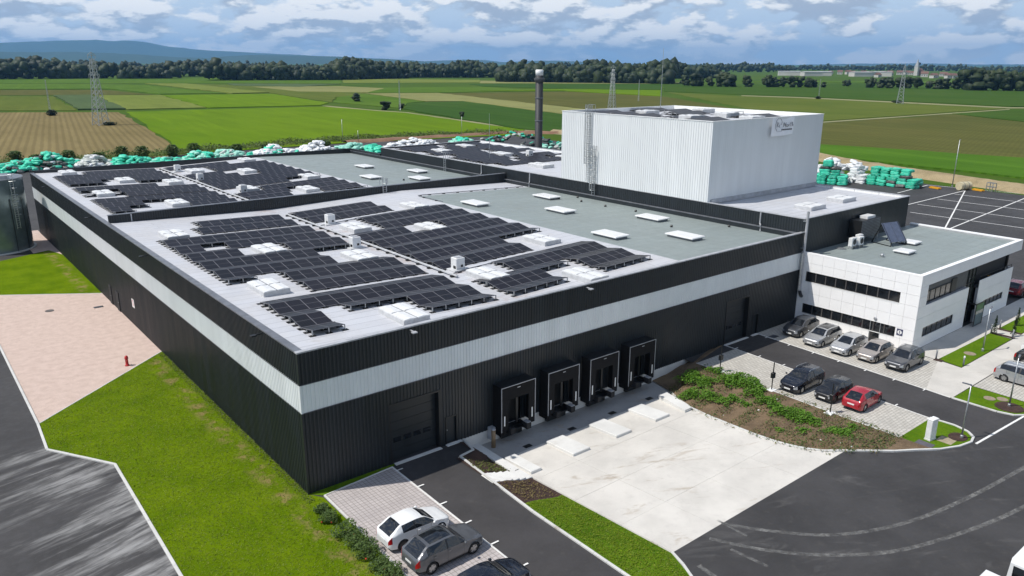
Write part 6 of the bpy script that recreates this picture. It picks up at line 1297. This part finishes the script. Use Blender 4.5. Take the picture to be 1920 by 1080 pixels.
pylon(190,235,28.5,4.6,[(.70,2.2),(.82,2.0),(.96,1.6)],'tall lattice pylon at the edge of the ploughed field'); pylon(1147,207,24,3.6,[(.70,3.6),(.83,3.8),(.95,3.2)],'lattice pylon with three wide arms behind the white tower'); pylon(1687,195,26,4.0,[(.62,3.2),(.80,4.4),(.92,2.4)],'lattice pylon in the dark fields beyond the green bale stacks')
def mast(u, v, h, label):
    p = gnd(u, v); t = thing('lattice_mast', label, 'mast', (p.x,p.y,0)); mb = MB()
    for a in range(3): c, s_ = math.cos(a*2.09), math.sin(a*2.09); mb.bar((.5*c,.5*s_,0),(.14*c,.14*s_,h),.1)
    obj('legs', mb, GALV, t)['kind'] = 'stuff'; mb = MB(); n = 12
    for k in range(n):
        for a in range(3):
            q = lambda z, a_: Vector(((.5-.36*z/h)*math.cos(a_*2.09),(.5-.36*z/h)*math.sin(a_*2.09),z)); mb.bar(q(h*k/n,a), q(h*(k+1)/n,a+1), .06)
    obj('bracing', mb, GALV, t)['kind'] = 'stuff'
mast(95,216,16.5,'slender mast in the ploughed field beyond the tall pylon'); mast(750,207,16,'slender mast beside the bend of the field track'); mast(1197,190,14.5,'slender mast in the fields right of the wide armed pylon'); mast(1535,185,14.5,'slender mast beside the pale track in the dark fields'); mast(1810,156,14,'slender mast in front of the tall copse')
p = gnd(98,217); bush((p.x,p.y,0),2.2,2.6,'dark bush at the foot of the slender mast in the ploughed field',None,LF_T,500,.6); p = gnd(205,235); bush((p.x,p.y,0),2.5,1.2,'low dark scrub at the feet of the tall pylon',None,LF_T,500,.5); p = gnd(1682,193); bush((p.x,p.y,0),3,1.5,'dark scrub at the foot of the pylon in the dark fields',None,LF_T,500,.6); p = gnd(1534,186); bush((p.x,p.y,0),2,2,'dark bush at the foot of the mast by the pale track',None,LF_T,400,.6)
VW = simple('far_wall',(.50,.49,.46),.8,coord='World',scale=.01); VR = simple('far_roof',(.16,.09,.07),.8); VG = simple('far_shed_roof',(.42,.43,.44),.6)
vrg = random.Random(3)
def far_house(u, D, w, l, h, label, group, shed=False):
    x, y = polar(u, D); t = thing('far_house' if not shed else 'far_shed', label, 'house' if not shed else 'shed', (x,y,0), vrg.uniform(-.5,.5)-YAW, group); mb = MB(); mb.box(-w/2,w/2,-l/2,l/2,0,h); obj('wall', mb, VW, t); mb = MB(); r_ = h*(.12 if shed else .7); e = .6
    mb.add([(-w/2-e,-l/2-e,h),(w/2+e,-l/2-e,h),(w/2+e,l/2+e,h),(-w/2-e,l/2+e,h),(-w/2-e,0,h+r_),(w/2+e,0,h+r_)],[(0,1,5,4),(2,3,4,5),(1,2,5),(3,0,4),(3,2,1,0)]); obj('roof', mb, VG if shed else VR, t)
    if not shed:
        for k in range(3): mb = MB(); xx = -w/2+w*(k+.5)/3; mb.box(xx-.6,xx+.6,-l/2-.05,-l/2,h*.3,h*.7); obj('window', mb, GLASS, t)
for u, D, w in ((1478,1900,46),(1520,1850,40),(1545,1900,24),(1612,1850,40),(1640,1950,36),(1658,1900,26)): far_house(u, D, w, 24, 9, 'large pale industrial shed far beyond the fields', 'pale sheds of the distant village', True)
for k in range(26): far_house(1560+k*13.5+vrg.uniform(-5,5), vrg.uniform(1700,2300), vrg.uniform(9,15), 10, vrg.uniform(5,7), 'small white house with red roof in the distant village', 'houses of the distant village')
x, y = polar(1716, 2100); t = thing('church', 'white church with pointed spire in the distant village', 'church', (x,y,0)); mb = MB(); mb.box(-4,4,-4,4,0,20); obj('belfry', mb, VW, t); mb = MB(); mb.add([(-4.3,-4.3,20),(4.3,-4.3,20),(4.3,4.3,20),(-4.3,4.3,20),(0,0,38)],[(0,1,4),(1,2,4),(2,3,4),(3,0,4)]); obj('spire', mb, simple('spire',(.30,.32,.34),.6), t); mb = MB(); mb.box(4,24,-6,6,0,10); mb.add([(4,-6.5,10),(24.5,-6.5,10),(24.5,6.5,10),(4,6.5,10),(4,0,17),(24.5,0,17)],[(0,1,5,4),(2,3,4,5),(1,2,5),(3,0,4)]); obj('nave', mb, VR, t)
# hills
def hills(prof, D, depth, mat, seed, folds=.12):
    rg = np.random.RandomState(seed); P = []
    for (u0,v0),(u1,v1) in zip(prof[:-1], prof[1:]):
        n = max(2,int((u1-u0)/14)); P += [(u0+(u1-u0)*k/n, v0+(v1-v0)*k/n+rg.uniform(-.5,.5)) for k in range(n)]
    P.append(prof[-1]); mb = MB(); vs = []; prof2 = [(-1,-.02),(-.75,.18),(-.5,.42),(-.28,.68),(-.12,.9),(0,1),(.15,.9),(.6,.4),(1,-.02)]; ph = rg.uniform(0,6.28,4)
    for i, (u, v) in enumerate(P):
        d = ray(u, v); hl = math.hypot(d.x,d.y); zc = max(8, CAM.z+D*d.z/hl)
        for s_, k in prof2:
            D2 = D+s_*depth*(1+.2*math.sin(i*.5+ph[0])); q = k*(1+(folds*math.sin(i*.9+ph[1]+s_*3)+folds*math.sin(i*.37+ph[2]-s_*5))*(1-k)*2) if 0 < k < 1 else k
            vs.append((CAM.x+d.x/hl*D2, CAM.y+d.y/hl*D2, zc*q))
    m_ = len(prof2); mb.add(vs, [(i*m_+j, (i+1)*m_+j, (i+1)*m_+j+1, i*m_+j+1) for i in range(len(P)-1) for j in range(m_-1)]); return struct(obj('hills', mb, mat, smooth=True))
HIL = m_field('hill_woods', (.035,.06,.022), (.06,.085,.035))
hills([(-1300,112),(-700,95),(-300,84),(0,80),(60,78),(120,76),(180,74.5),(215,77),(240,75.5),(270,78),(300,85),(360,92),(430,97),(500,100),(560,103),(640,107),(720,110),(800,115.5)], 19500, 3200, HIL, 1)
hills([(-1300,110),(-700,100),(-300,97),(0,97),(60,98),(130,97),(200,99),(270,103),(330,107),(390,109),(430,105),(480,103),(560,104.5),(640,106.5),(700,109.5),(760,112.5),(800,115.5)], 12500, 2000, HIL, 2)
hills([(770,117),(830,113),(870,112),(910,113),(945,117),(975,115),(1010,113.5),(1060,114.5),(1130,117),(1210,120.5)], 16000, 2200, HIL, 3); hills([(1500,120.8),(1580,119.8),(1650,119.2),(1700,118.6),(1760,119.6),(1850,120.6),(2400,121.5)], 20000, 2200, HIL, 4)
# the air
hz = NT('haze_air'); hz.N.remove(hz.b); vol = hz.nd('ShaderNodeVolumePrincipled', {'Color': (.25,.56,1,1), 'Density': 5.0e-5, 'Anisotropy': .1}); hz.L.new(vol.outputs[0], hz.N['Material Output'].inputs['Volume'])
mb = MB(); mb.box(-29500,29500,-29500,29500,-2.5,690); o_ = obj('haze', mb, hz.m); o_['kind'] = 'stuff'; tag(o_, 'pale blue summer haze lying over the whole plain', 'haze')
